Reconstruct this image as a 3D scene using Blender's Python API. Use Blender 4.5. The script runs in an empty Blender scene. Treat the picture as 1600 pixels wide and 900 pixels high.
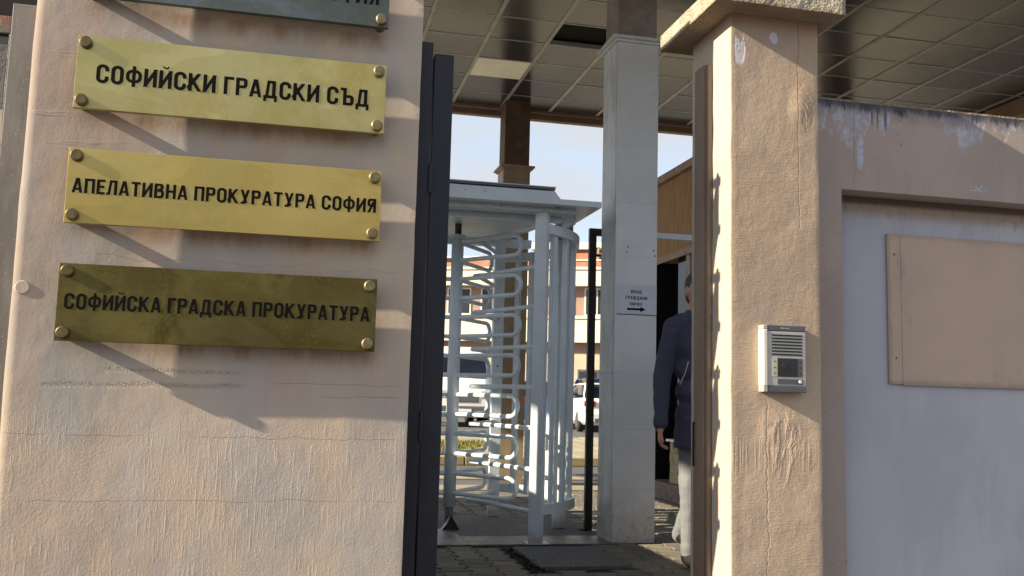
import bpy, bmesh, math, random
from mathutils import Vector, Matrix, noise, Euler
random.seed(7)
R = math.radians
sc = bpy.context.scene
COL = sc.collection

# ------------------------------------------------------------------ camera
cam_d = bpy.data.cameras.new('camera'); cam = bpy.data.objects.new('camera', cam_d); COL.objects.link(cam)
pit, rol, yaw = R(6.593), R(1.522), R(12.58)
fw = Vector((math.sin(yaw)*math.cos(pit), math.cos(yaw)*math.cos(pit), math.sin(pit)))
rt = Vector((math.cos(yaw), -math.sin(yaw), 0)); dn = -(rt.cross(fw))
r2 = math.cos(rol)*rt - math.sin(rol)*dn
d2 = math.sin(rol)*rt + math.cos(rol)*dn
m = Matrix((r2, -d2, -fw)).transposed().to_4x4(); m.translation = Vector((0, 0, 1.0))
cam.matrix_world = m
cam_d.sensor_width = 36; cam_d.lens = 36*1465/1600; cam_d.clip_start = .05; cam_d.clip_end = 3000
sc.camera = cam

# ------------------------------------------------------------------ sky, sun, exposure
SUN = Vector((1, .135, -.46)).normalized()
W = bpy.data.worlds.new('World'); sc.world = W; W.use_nodes = True
nt = W.node_tree; bg = nt.nodes['Background']; bg.inputs[1].default_value = .15
sky = nt.nodes.new('ShaderNodeTexSky'); sky.sky_type = 'NISHITA'; sky.sun_disc = False
sky.sun_elevation = math.asin(-SUN.z); sky.sun_rotation = math.atan2(-SUN.x, -SUN.y) % (2*math.pi)
sky.dust_density = 1.0; sky.air_density = 1.2; sky.ozone_density = 4.0
tc = nt.nodes.new('ShaderNodeTexCoord'); mp = nt.nodes.new('ShaderNodeMapping'); mp.inputs['Scale'].default_value = (1, 1, 3.2)
nz = nt.nodes.new('ShaderNodeTexNoise'); nz.inputs['Scale'].default_value = 2.6; nz.inputs['Detail'].default_value = 7; nz.inputs['Roughness'].default_value = .55
rp = nt.nodes.new('ShaderNodeValToRGB'); rp.color_ramp.elements[0].position = .40; rp.color_ramp.elements[1].position = .60
rp.color_ramp.elements[0].color = (.62, .62, .62, 1); rp.color_ramp.elements[1].color = (1, 1, 1, 1)
mx = nt.nodes.new('ShaderNodeMixRGB'); mx.inputs[2].default_value = (2.18, 2.24, 2.36, 1)
L = nt.links.new
L(tc.outputs['Generated'], mp.inputs[0]); L(mp.outputs[0], nz.inputs['Vector']); L(nz.outputs['Fac'], rp.inputs[0])
L(rp.outputs[0], mx.inputs[0]); L(sky.outputs[0], mx.inputs[1]); L(mx.outputs[0], bg.inputs[0])
sd = bpy.data.lights.new('sun', 'SUN'); sun = bpy.data.objects.new('sun', sd); COL.objects.link(sun)
sd.energy = 5.0; sd.angle = R(.53); sd.color = (1, .85, .62)
sun.rotation_euler = SUN.to_track_quat('-Z', 'Y').to_euler(); sun.location = (-20, -5, 20)
vs = sc.view_settings; vs.view_transform = 'Standard'; vs.look = 'None'; vs.gamma = 1; vs.use_curve_mapping = False
vs.exposure = 1.17

# ------------------------------------------------------------------ material helpers
class S:                                     # a scalar/colour socket with operators
    def __init__(s, g, o): s.g, s.o = g, o
    def __add__(s, b): return s.g.m('ADD', s, b)
    def __radd__(s, b): return s.g.m('ADD', b, s)
    def __sub__(s, b): return s.g.m('SUBTRACT', s, b)
    def __rsub__(s, b): return s.g.m('SUBTRACT', b, s)
    def __mul__(s, b): return s.g.m('MULTIPLY', s, b)
    __rmul__ = __mul__
    def __truediv__(s, b): return s.g.m('DIVIDE', s, b)
    def __lt__(s, b): return s.g.m('LESS_THAN', s, b)
    def __gt__(s, b): return s.g.m('GREATER_THAN', s, b)
    def abs(s): return s.g.m('ABSOLUTE', s)
    def min(s, b): return s.g.m('MINIMUM', s, b)
    def max(s, b): return s.g.m('MAXIMUM', s, b)
class G:
    def __init__(s, name):
        s.mat = bpy.data.materials.new(name); s.mat.use_nodes = True
        s.nt = s.mat.node_tree; s.b = s.nt.nodes['Principled BSDF']
        g = s.nt.nodes.new('ShaderNodeNewGeometry'); s.pos = g.outputs['Position']
        x = s.nt.nodes.new('ShaderNodeSeparateXYZ'); s.nt.links.new(s.pos, x.inputs[0])
        s.x, s.y, s.z = (S(s, x.outputs[i]) for i in range(3)); s.h = None
        s.rnd = None
    def put(s, v, inp):
        if isinstance(v, S): s.nt.links.new(v.o, inp)
        elif hasattr(v, 'is_output'): s.nt.links.new(v, inp)
        else: inp.default_value = v if not isinstance(v, tuple) or len(inp.default_value) != 4 else (*v[:3], 1)
    def m(s, op, a, b=0.0, c=None, clamp=False):
        n = s.nt.nodes.new('ShaderNodeMath'); n.operation = op; n.use_clamp = clamp
        s.put(a, n.inputs[0]); s.put(b, n.inputs[1])
        if c is not None: s.put(c, n.inputs[2])
        return S(s, n.outputs[0])
    def step(s, v, a, b):                    # smooth 0..1 as v goes a..b
        n = s.nt.nodes.new('ShaderNodeMapRange'); n.interpolation_type = 'SMOOTHSTEP'
        s.put(v, n.inputs[0]); n.inputs[1].default_value = min(a, b); n.inputs[2].default_value = max(a, b)
        n.inputs[3].default_value = 0 if a < b else 1; n.inputs[4].default_value = 1 if a < b else 0
        return S(s, n.outputs[0])
    def noise(s, scale=5, detail=4, rough=.5, st=(1, 1, 1), off=(0, 0, 0), dist=0.0, obj=False):
        mp = s.nt.nodes.new('ShaderNodeMapping'); mp.inputs['Scale'].default_value = st; mp.inputs['Location'].default_value = off
        if obj:
            t = s.nt.nodes.new('ShaderNodeTexCoord'); s.nt.links.new(t.outputs['Object'], mp.inputs[0])
        else: s.nt.links.new(s.pos, mp.inputs[0])
        n = s.nt.nodes.new('ShaderNodeTexNoise'); n.inputs['Scale'].default_value = scale; n.inputs['Detail'].default_value = detail
        n.inputs['Roughness'].default_value = rough; n.inputs['Distortion'].default_value = dist
        s.nt.links.new(mp.outputs[0], n.inputs['Vector']); return S(s, n.outputs['Fac'])
    def voro(s, scale=5, st=(1, 1, 1), feature='F1'):
        mp = s.nt.nodes.new('ShaderNodeMapping'); mp.inputs['Scale'].default_value = st; s.nt.links.new(s.pos, mp.inputs[0])
        n = s.nt.nodes.new('ShaderNodeTexVoronoi'); n.inputs['Scale'].default_value = scale; n.feature = feature
        s.nt.links.new(mp.outputs[0], n.inputs['Vector']); return S(s, n.outputs[0])
    def mix(s, f, a, b, mode='MIX'):
        n = s.nt.nodes.new('ShaderNodeMixRGB'); n.blend_type = mode
        s.put(f, n.inputs[0]); s.put(a, n.inputs[1]); s.put(b, n.inputs[2]); return S(s, n.outputs[0])
    def objrand(s):
        n = s.nt.nodes.new('ShaderNodeObjectInfo'); return S(s, n.outputs['Random'])
    def hump(s, v, c, w): return s.step((v-c).abs(), w, 0.0)      # 1 at v=c, 0 at |v-c|>w
    def fin(s, col, rough=.7, metal=0.0, bump=None, bd=.01, spec=None, bs=1.0, aniso=None):
        s.put(col, s.b.inputs['Base Color']); s.put(rough, s.b.inputs['Roughness']); s.put(metal, s.b.inputs['Metallic'])
        if spec is not None: s.b.inputs['Specular IOR Level'].default_value = spec
        if bump is not None:
            n = s.nt.nodes.new('ShaderNodeBump'); n.inputs['Distance'].default_value = bd; n.inputs['Strength'].default_value = bs
            s.put(bump, n.inputs['Height']); s.nt.links.new(n.outputs[0], s.b.inputs['Normal'])
        return s.mat

def plain(name, col, rough=.5, metal=0.0, var=.12, scale=9, bump=0.0, spec=None):
    g = G(name); n = g.noise(scale, 5, .6); c = g.mix(g.step(n, .35, .7), tuple(k*(1-var) for k in col), tuple(min(1, k*(1+var)) for k in col))
    return g.fin(c, rough, metal, g.noise(scale*9, 3, .6) if bump else None, bump or .01, spec)

def crack(g, z0, x0, x1, amp=.012, w=.0016, seed=0, slope=0.0):
    wob = (g.noise(7, 4, .6, (1, 0, 0), (seed*3.1, seed, 0))-.5)*amp*2
    d = (g.z - (g.x*slope) - z0 - wob).abs()
    return g.step(d, w*2.2, w*.4) * g.step(g.x, x0, x0+.05) * g.step(g.x, x1, x1-.05) * g.step(g.noise(4, 2, .5, (1, 0, 0), (seed*7.7, 0, 0)), .38, .5)

def mat_plaster(name, A, B, C, kind):
    g = G(name)
    big = g.noise(1.7, 5, .6, (1, 1, .8)); mid = g.noise(7, 5, .65, (1, 1, .7), (3, 1, 0)); fine = g.noise(160, 3, .6)
    c = g.mix(g.step(big, .36, .64), A, B); c = g.mix(g.step(mid, .45, .75)*.5, c, C); c = g.mix(g.step(g.noise(2.3, 4, .6, (1.6, 1, .7), (4, 4, 7)), .45, .62)*.75, c, C); c = g.mix(g.step(g.noise(3.1, 5, .65, (2.4, 1, .35), (14, 4, 1)), .52, .68)*.35, c, tuple(k*.84 for k in C)); c = g.mix(g.step(g.noise(5, 6, .7, (1, 1, .5), (1, 8, 3)), .56, .74)*.4, c, tuple(k*.80 for k in A))
    c = g.mix(g.step(g.noise(14, 6, .7, (1, 1, .25), (9, 0, 0)), .55, .8)*.35, c, tuple(k*.72 for k in B))
    rid = g.noise(130, 3, .65, (1, 1, .09)); rid2 = g.noise(30, 3, .7, (1, 1, .06), (5, 0, 2))
    if kind == 'pier':
        low = g.step(g.z, .98, .86)
        h = fine*.16*(.35+low*.65) + g.noise(330, 2, .6)*.16*(low*.7+.3) + g.noise(95, 3, .6)*.14*low + mid*.5 + g.noise(45, 3, .6)*.05 + g.step(rid, .50, .72)*.15*low*g.step(g.noise(3, 2, .5, off=(1, 5, 2)), .40, .55) + g.step(rid2, .66, .78)*.20*low*g.step(g.noise(4, 2, .5, (1, 1, 1.5), (9, 5, 2)), .48, .6) + g.noise(2.6, 3, .5)*2.0
        h = h + g.step(g.noise(30, 3, .6, (.12, 1, 1), (2, 2, 2)), .6, .75)*.16*g.step(g.z, 1.55, 1.75)
        cr = crack(g, .862, -.8, .32, .02, .0008, 1).max(crack(g, .685, -.8, .32, .018, .0008, 2)).max(crack(g, 1.02, -.1, .32, .02, .0007, 3)).max(crack(g, .985, .05, .32, .012, .001, 4)).max(crack(g, 1.36, -.7, .32, .03, .0009, 5)*.6)
        c = g.mix(cr*.30, c, (.14, .09, .07)); h = h - cr*.14
        # row of small pits left where an older plate stood
        pit_ = g.step(g.noise(210, 2, .6), .46, .58)*g.hump(g.z-(g.x*.02)-(g.noise(6, 2, .5, (1, 0, 0))-.5)*.02, 1.012, .011)*g.step(g.x, -.70, -.66)*g.step(g.x, -.12, -.2)
        pit2 = g.step(g.noise(190, 2, .6, off=(4, 0, 1)), .48, .60)*g.hump(g.z, 1.045, .010)*g.step(g.x, -.55, -.5)*g.step(g.x, -.12, -.2)
        h = h - pit_*.6 - pit2*.5; c = g.mix((pit_+pit2)*.07, c, (.2, .13, .09))
        # rusty seep under each plate
        for zz in (2.07, 1.762, 1.438, 1.113):
            sp = g.step(g.z, zz-.055, zz-.002)*g.step(g.z, zz+.03, zz+.01)*g.step(g.noise(14, 4, .7, (1, 1, .25)), .28, .72)*g.step(g.x, -.64, -.35)*g.step(g.x, .24, .18)
            c = g.mix(sp*.75, c, (.27, .155, .10))
        return g.fin(c, .88, 0, h, .0042, .25)
    if kind == 'pillar':
        hr = g.noise(190, 3, .7, (.13, 1, 1)); hr2 = g.noise(420, 2, .6, (.12, 1, 1))
        h = fine*.22 + g.noise(330, 2, .6)*.14 + mid*.6 + g.step(hr, .47, .72)*.17*g.step(g.noise(5, 3, .6, off=(3, 1, 1)), .35, .6)*g.step(g.z, 1.95, 1.8) + hr2*.12 + g.noise(40, 4, .65)*.16*g.step(g.z, 1.7, 1.9)
        # vertical trowel seam and the lumps of a clumsy patch under the intercom
        sx = g.noise(6, 5, .7, (0, 0, 1))*.075-.012
        seam = g.hump(g.x-sx, 1.455, .0035)*g.step(g.z, 1.02, .95) + g.hump(g.x-sx*.55, 1.588, .0026)*g.step(g.z, 1.55, 1.65)
        ledge = g.step(g.x-sx, 1.452, 1.458)*g.step(g.z, .98, .93)*.5
        lump = g.step(g.noise(9, 4, .6, (1, 1, .5), (0, 3, 0), .8), .45, .6)
        zone = g.hump(g.z, .86, .17)*g.hump(g.x, 1.53, .11)
        zone2 = g.hump(g.z, 2.0, .11)*g.hump(g.x, 1.615, .06)
        h = h + lump*(zone*1.5+zone2*2.2) + g.noise(11, 3, .6, off=(2, 2, 2))*1.0 - seam*.8 + ledge
        rib = g.step(g.noise(110, 1, .5, (1, 1, .02)), .5, .6)*g.hump(g.z, .83, .075)*.30; h = h + rib
        lv = g.step(g.x, 1.42, 1.39)*g.step(g.x, 1.362, 1.372)*g.hump(g.z, 2.19, .11)*g.step(g.noise(16, 5, .7, (1, 1, .4)), .43, .47)
        lv2 = g.hump(g.x+(g.noise(40, 3, .6)-.5)*.03, 1.512, .022)*g.hump(g.z+(g.noise(40, 3, .6, off=(4, 4, 4))-.5)*.02, 2.232, .030)
        peel = g.step(lv.max(g.step(lv2, .2, .3))*(g.y < 2.82), .3, .6)
        c = g.mix(g.step(g.noise(8, 6, .75, (1, 1, .5), (2, 9, 4)), .50, .70)*.45, c, (.31, .24, .195)); c = g.mix(g.step(g.x, 1.41, 1.375)*.35*g.step(g.noise(12, 4, .6, (1, 1, .2)), .35, .6), c, (.30, .215, .175)); c = g.mix(g.hump(g.z, 1.14, .14)*g.step(g.x, 1.42, 1.45)*g.step(g.x, 1.47, 1.45)*.35, c, (.62, .47, .27)); c = g.mix(peel, c, (.56, .54, .60)); h = h - peel*.5  # includes a left-edge strip with its shade put into the colour
        inner = g.step(g.y, 2.806, 2.812)                       # the reveal is painted a plain pale buff
        c = g.mix(inner*.85, c, g.mix(g.step(mid, .4, .7), (.50, .45, .38), (.42, .39, .36)))
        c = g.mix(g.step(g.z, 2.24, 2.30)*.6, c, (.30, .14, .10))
        return g.fin(c, .88, 0, h, .0042, .25)
    if kind == 'wall':
        h = fine*.14 + mid*.5 + g.noise(45, 4, .6)*.15
        spots = g.step(g.noise(60, 2, .6), .71, .75)
        edge = g.step(g.z, 1.97, 2.09)
        strk = g.noise(17, 5, .75, (1, 1, .18), (2.2, 0, 0)); pl = g.noise(26, 6, .75, (1, 1, .55), (7, 0, 3))
        dep = g.step(g.noise(5.5, 3, .6, (1, 1, .2), (1, 1, 1)), .36, .62)*.15+.012; blue = g.step(dep-(2.09-g.z)+(strk-.5)*.12+(pl-.5)*.22, -.012, .022)
        chip = g.hump(g.x+(g.noise(30, 3, .6, (0, 0, 1))-.5)*.03, 1.925, .017)*g.hump(g.z, 1.905, .088)*g.step(g.noise(50, 4, .7), .40, .46)
        chip2 = g.hump(g.x, 2.41, .06)*g.hump(g.z, 1.808, .018)*g.step(g.noise(60, 4, .7), .46, .52)
        pe = blue; pc = g.step(chip, .12, .2).max(g.step(chip2, .2, .3)*.8)
        c = g.mix(pe*g.step(g.noise(55, 6, .85, (1, 1, .6), (1, 2, 3)), .40, .56)*.80, c, g.mix(g.step(pl, .4, .6), (.36, .38, .46), (.52, .55, .66)))
        c = g.mix(pc*.9, c, g.mix(g.step(pl, .4, .6), (.40, .44, .54), (.52, .55, .64)))
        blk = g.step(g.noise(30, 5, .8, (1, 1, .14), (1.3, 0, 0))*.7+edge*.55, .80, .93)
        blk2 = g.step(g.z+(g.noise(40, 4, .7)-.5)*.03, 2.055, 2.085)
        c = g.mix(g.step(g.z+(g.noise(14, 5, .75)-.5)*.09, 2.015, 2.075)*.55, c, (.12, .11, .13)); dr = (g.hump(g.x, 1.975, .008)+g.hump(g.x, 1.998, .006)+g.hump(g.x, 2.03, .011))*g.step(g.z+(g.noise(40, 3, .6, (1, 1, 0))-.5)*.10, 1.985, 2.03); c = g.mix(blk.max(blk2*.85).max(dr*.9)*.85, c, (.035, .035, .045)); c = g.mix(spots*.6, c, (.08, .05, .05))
        cr = g.step((g.x-1.90-(g.noise(9, 4, .6, (0, 0, 1))-.5)*.012).abs(), .0018, .0006)*g.step(g.z, 1.78, 1.8)
        c = g.mix(cr*.5, c, (.12, .08, .07))
        return g.fin(c, .9, 0, h-pe*.4, .003, .2)
    if kind == 'recess':
        h = fine*.10 + mid*.35
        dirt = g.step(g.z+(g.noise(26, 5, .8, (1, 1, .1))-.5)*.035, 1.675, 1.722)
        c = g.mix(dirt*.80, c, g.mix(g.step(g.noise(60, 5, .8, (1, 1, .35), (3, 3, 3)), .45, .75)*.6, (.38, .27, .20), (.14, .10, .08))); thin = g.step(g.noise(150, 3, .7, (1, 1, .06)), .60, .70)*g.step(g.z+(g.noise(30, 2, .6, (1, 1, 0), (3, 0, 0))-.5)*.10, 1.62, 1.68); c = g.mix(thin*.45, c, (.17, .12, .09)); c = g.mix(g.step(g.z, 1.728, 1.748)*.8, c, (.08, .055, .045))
        sp = g.step(g.noise(38, 3, .6), .74, .77).max(g.step(g.noise(50, 5, .8), .60, .66)*g.hump(g.x, 1.905, .06)*g.hump(g.z, 1.63, .06))
        c = g.mix(sp*.8, c, (.05, .04, .05))
        lft = g.step(g.x+(g.noise(12, 4, .6)-.5)*.03, 1.93, 1.89)
        c = g.mix(lft*.25, c, (.30, .27, .33))
        return g.fin(c, .85, 0, h, .002, .25)

PINK, PINK2, GREY = (.455, .36, .30), (.53, .435, .345), (.41, .385, .365)
M = {}
M['pier'] = mat_plaster('pier plaster', PINK, PINK2, GREY, 'pier')
M['pillar'] = mat_plaster('pillar plaster', (.43, .325, .24), (.50, .385, .29), (.40, .32, .26), 'pillar')
M['wall'] = mat_plaster('wall plaster', (.37, .295, .265), (.43, .345, .305), (.36, .31, .285), 'wall')
M['recess'] = mat_plaster('lavender render', (.46, .465, .525), (.50, .50, .55), (.41, .415, .48), 'recess')
g = G('painted board'); n1 = g.noise(2.2, 5, .6); c = g.mix(g.step(n1, .35, .65), (.52, .395, .31), (.455, .35, .28)); c = g.mix(g.step(g.noise(11, 5, .7, (1, 1, .3)), .58, .75)*.4, c, (.25, .20, .18))
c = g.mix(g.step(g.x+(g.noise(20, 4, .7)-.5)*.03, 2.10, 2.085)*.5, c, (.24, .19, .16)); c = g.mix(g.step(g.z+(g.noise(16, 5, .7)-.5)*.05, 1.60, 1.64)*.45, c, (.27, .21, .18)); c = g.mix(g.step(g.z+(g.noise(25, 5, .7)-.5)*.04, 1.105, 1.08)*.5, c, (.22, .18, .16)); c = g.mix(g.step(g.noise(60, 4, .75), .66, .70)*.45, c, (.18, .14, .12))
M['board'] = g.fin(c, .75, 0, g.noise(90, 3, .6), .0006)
g = G('rough concrete'); n1 = g.noise(14, 6, .7); n2 = g.noise(130, 4, .7); v = g.voro(110)
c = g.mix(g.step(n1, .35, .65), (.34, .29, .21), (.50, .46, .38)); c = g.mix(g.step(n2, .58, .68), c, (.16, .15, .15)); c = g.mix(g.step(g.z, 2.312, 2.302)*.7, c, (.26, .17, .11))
M['coping'] = g.fin(c, .95, 0, n2*.6+v*.6+n1*.8, .010)

def mat_brass(name, A, B, dark, tarn, rough):
    g = G(name)
    n1 = g.noise(3.2, 4, .55, (1, 1, 1.4)); n2 = g.noise(9, 5, .6, (1, 1, .6), (2, 0, 5)); br = g.noise(300, 2, .6, (.02, 1, 1)); sp = g.noise(6, 6, .7, (1, 1, 1), (8, 1, 1), .8)
    c = g.mix(g.step(n1, .38, .62), A, B); c = g.mix(g.step(n2, .50, .68)*tarn, c, dark); pt = g.noise(2.6, 2, .4, (1, 1, 2.2), (6, 2, 8), .6); c = g.mix(g.step(pt, .505, .515)*.30, c, tuple(k*.72 for k in A)); c = g.mix(g.step(pt, .62, .64)*.30, c, (min(1, B[0]*1.1), min(1, B[1]*1.15), min(1, B[2]*1.7)))
    c = g.mix(g.step(g.noise(2.1, 3, .5, off=(3, 9, 1)), .44, .62)*.35, c, tuple(k*.8 for k in A))
    edge = g.step((sp-.52).abs(), .012, 0.0); c = g.mix(edge*.35*tarn, c, tuple(min(1, k*1.35) for k in B))
    c = g.mix(g.step(g.noise(70, 3, .7), .70, .74)*.5, c, (.10, .08, .03))
    r = g.step(n1, .3, .7)*.10 + g.step(n2, .4, .7)*.12 + rough
    return g.fin(c, r, .82, br*.12+g.noise(7, 2, .5)*1.4, .0012)
M['brass0'] = mat_brass('dark green brass', (.11, .125, .105), (.16, .18, .165), (.07, .08, .06), .8, .30)  # base colours mix tarnish with the street and sky each plate mirrors
M['brass1'] = mat_brass('pale yellow brass', (.47, .39, .145), (.54, .475, .22), (.37, .30, .085), .45, .27)
M['brass2'] = mat_brass('golden brass', (.53, .405, .125), (.60, .47, .165), (.45, .335, .08), .35, .29)
M['brass3'] = mat_brass('dark olive brass', (.125, .100, .030), (.175, .145, .045), (.065, .050, .013), .9, .34)
M['knob'] = plain('dulled brass knob', (.16, .12, .06), .42, .7, .25, 60)
M['knob2'] = plain('worn brass knob', (.20, .16, .085), .5, .55, .2, 60)
M['ink'] = plain('black letter enamel', (.006, .005, .005), .6, 0, .1, spec=.08)
g = G('navy gate steel'); n1 = g.noise(6, 5, .6, (1, 1, .3)); c = g.mix(g.step(n1, .4, .7), (.008, .009, .016), (.013, .014, .024)); c = g.mix(g.step(g.noise(90, 3, .7), .73, .76), c, (.3, .28, .25))
M['gate'] = g.fin(c, g.step(n1, .3, .7)*.15+.38, .1, g.noise(30, 4, .6), .0015)
g = G('brown painted steel'); n1 = g.noise(8, 5, .6, (1, 1, .2)); c = g.mix(g.step(n1, .35, .7), (.17, .12, .085), (.23, .165, .12)); c = g.mix(g.step(g.noise(60, 4, .7, (1, 1, .3)), .66, .72), c, (.40, .33, .26))
M['brown'] = g.fin(c, .6, 0, g.noise(40, 4, .6), .002)
g = G('galvanised strip'); n1 = g.noise(10, 5, .6, (1, 1, .3)); c = g.mix(g.step(n1, .4, .65), (.13, .122, .118), (.18, .17, .163)); c = g.mix(g.step(g.noise(150, 2, .7), .68, .71), c, (.60, .58, .55)); c = g.mix(g.step(g.noise(20, 5, .8, (1, 1, .2), (5, 5, 5)), .6, .75)*.5, c, (.16, .10, .07))
M['strip'] = g.fin(c, .6, .2, n1, .002)
g = G('old grey panel'); n1 = g.noise(5, 6, .7, (1, 1, .3)); c = g.mix(g.step(n1, .35, .7), (.13, .12, .12), (.20, .195, .20)); c = g.mix(g.step(g.z, 2.04, 2.09)*.8, c, (.22, .11, .06)); c = g.mix(g.step(g.noise(80, 4, .7), .64, .68), c, (.45, .44, .43))
M['panel'] = g.fin(c, .55, .2, g.noise(50, 4, .7), .003)
g = G('white turnstile paint'); n1 = g.noise(5, 5, .6); c = g.mix(g.step(n1, .35, .7), (.69, .78, .85), (.77, .85, .91)); c = g.mix(g.step(g.noise(40, 5, .75), .64, .70)*.7, c, (.30, .22, .15)); c = g.mix(g.step(g.z+(g.noise(25, 4, .7)-.5)*.12, .10, .03)*.6, c, (.32, .26, .20)); c = g.mix(g.step(g.noise(12, 5, .7, (1, 1, .4), (3, 3, 3)), .56, .72)*.4, c, (.50, .53, .52))
M['white'] = g.fin(c, .38, 0, g.noise(60, 3, .6), .0006)
M['rust'] = plain('rusty spindle', (.13, .08, .05), .8, .3, .5, 40, .002)
g = G('grey cladding stone'); n1 = g.noise(3, 5, .6); n2 = g.noise(30, 6, .75)
rr = g.objrand(); c = g.mix(g.step(n1, .35, .65), (.76, .78, .79), (.83, .845, .86)); c = g.mix(g.m('MULTIPLY', rr, .22), c, (.64, .65, .66))
low = g.step(g.z+(n1-.5)*.5, .42, .08); c = g.mix(low*g.step(n2, .44, .66)*.6, c, (.27, .24, .22)); c = g.mix(low*.4, c, (.42, .36, .31)); c = g.mix(g.step(g.noise(80, 4, .7), .72, .76)*.6, c, (.18, .18, .18))
lf = g.step(g.y, 6.385, 6.40)*g.step(g.noise(4, 5, .7, (1, 1, .35)), .45, .65); c = g.mix(lf*.45, c, (.33, .33, .27))
M['stone'] = g.fin(c, .5, 0, n2, .0008)
g = G('ochre cladding stone'); n1 = g.noise(4, 6, .65); c = g.mix(g.step(n1, .35, .65), (.36, .285, .195), (.45, .36, .25)); c = g.mix(g.step(g.noise(22, 5, .75), .62, .7), c, (.16, .10, .07)); c = g.mix(g.m('MULTIPLY', g.objrand(), .3), c, (.34, .28, .20))
M['ochre'] = g.fin(c, .6, 0, n1, .001)
M['brownneck'] = plain('brown plaster neck', (.19, .12, .08), .85, 0, .2, 6, .002)
g = G('exposed plaster neck'); n1 = g.noise(9, 6, .7); c = g.mix(g.step(n1, .35, .65), (.30, .255, .22), (.40, .35, .31)); M['neck'] = g.fin(c, .85, 0, g.noise(60, 4, .7), .003)
g = G('glossy ceiling cassette'); n1 = g.noise(1.4, 4, .5); c = g.mix(g.step(n1, .3, .7), (.120, .126, .134), (.165, .170, .178)); c = g.mix(g.m('MULTIPLY', g.objrand(), .45), c, (.135, .140, .146))
c = g.mix(g.step(g.noise(3, 4, .6, off=(6, 2, 0)), .55, .75)*.3, c, (.11, .11, .115))
M['tile'] = g.fin(c, g.m('MULTIPLY_ADD', g.objrand(),   .08, .17), .6, g.noise(1.6, 2, .5), .004)
M['runner'] = plain('ceiling runner', (.56, .545, .52), .45, .2, .12, 5)
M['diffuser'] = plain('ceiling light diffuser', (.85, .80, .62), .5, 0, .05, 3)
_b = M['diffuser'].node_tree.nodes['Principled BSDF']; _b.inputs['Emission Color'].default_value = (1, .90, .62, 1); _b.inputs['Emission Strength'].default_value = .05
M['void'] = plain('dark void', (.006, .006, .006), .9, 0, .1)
g = G('ochre fascia'); n1 = g.noise(3, 5, .6, (1, 1, .5)); c = g.mix(g.step(n1, .35, .65), (.26, .165, .10), (.36, .24, .15)); M['fascia'] = g.fin(c, .6, 0, n1, .001)
g = G('paver concrete'); n1 = g.noise(40, 5, .7); rr = g.objrand(); c = g.mix(rr, (.155, .145, .125), (.25, .225, .175)); c = g.mix(g.step(n1, .4, .7)*.5, c, (.10, .095, .09)); pass
M['paver'] = g.fin(c, .85, 0, n1, .004)
g = G('pavement slab concrete'); n1 = g.noise(12, 5, .7); c = g.mix(g.objrand(), (.30, .26, .18), (.40, .35, .25)); c = g.mix(g.step(n1, .5, .7)*.4, c, (.22, .19, .13)); M['slab'] = g.fin(c, .9, 0, n1, .003)
g = G('gritty concrete slab'); n1 = g.noise(90, 5, .8); c = g.mix(g.step(n1, .42, .62), (.10, .10, .11), (.24, .24, .25)); c = g.mix(g.step(g.noise(9, 5, .7), .5, .7)*.4, c, (.12, .11, .10)); M['grit'] = g.fin(c, .9, 0, n1, .006)
g = G('chequered floor plate'); w1 = g.m('SINE', (g.x+g.y)*190); w2 = g.m('SINE', (g.x-g.y)*190); ck = g.step(w1*w2, .25, .8)
c = g.mix(g.step(g.noise(5, 5, .7), .35, .7), (.17, .165, .16), (.27, .26, .25)); M['plate'] = g.fin(c, .48, .45, ck*.6+g.noise(30, 3, .6)*.3, .003)
g = G('soil and litter'); n1 = g.noise(35, 5, .8); c = g.mix(g.step(n1, .4, .65), (.012, .010, .009), (.05, .032, .022)); M['soil'] = g.fin(c, .95, 0, n1, .01)
g = G('court asphalt'); n1 = g.noise(60, 5, .8); c = g.mix(g.step(n1, .4, .7), (.09, .088, .09), (.14, .135, .135)); M['asphalt'] = g.fin(c, .9, 0, n1, .004)
g = G('worn yellow kerb'); n1 = g.noise(9, 5, .75); c = g.mix(g.step(n1, .45, .6), (.42, .34, .14), (.34, .32, .27)); M['kerb'] = g.fin(c, .85, 0, g.noise(60, 4, .7), .003)
M['cream'] = plain('cream render', (.78, .72, .56), .85, 0, .06, 1.5, .002)
M['beige'] = plain('beige render', (.56, .45, .33), .85, 0, .08, 1.2, .002)
M['pinkwall'] = plain('dusty pink render', (.36, .245, .20), .85, 0, .08, 1.2, .002)
g = G('red metal roof'); n1 = g.noise(2, 5, .7); c = g.mix(g.step(n1, .35, .65), (.30, .125, .075), (.38, .18, .11)); M['redroof'] = g.fin(c, .7, 0, g.noise(14, 4, .7), .02)
M['glass'] = plain('window glass', (.03, .035, .045), .10, 0, .2, .8, 0, .35)
M['carglass'] = plain('car window glass', (.008, .011, .02), .14, 0, .2, 2, 0, .2)
M['frame'] = plain('white window frame', (.68, .66, .62), .5, 0, .05)
g = G('brushed ochre render'); n1 = g.noise(28, 5, .7, (1, 1, .12)); c = g.mix(g.step(n1, .35, .65), (.30, .175, .075), (.40, .245, .115)); M['gatehouse'] = g.fin(c, .85, 0, n1, .004)
g = G('mossy stone'); n1 = g.noise(10, 6, .7); c = g.mix(g.step(n1, .35, .65), (.26, .23, .14), (.38, .33, .22)); M['moss'] = g.fin(c, .9, 0, g.noise(50, 5, .7), .006)
g = G('dark plinth stone'); n1 = g.noise(40, 6, .8); c = g.mix(g.step(n1, .45, .6), (.13, .11, .10), (.26, .22, .19)); M['plinth'] = g.fin(c, .9, 0, n1, .01)
M['black'] = plain('black painted steel', (.022, .022, .024), .35, .1, .2, 12, .001)
M['carwhite'] = plain('white car paint', (.72, .72, .72), .22, 0, .03, 3, 0, .8)
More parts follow.
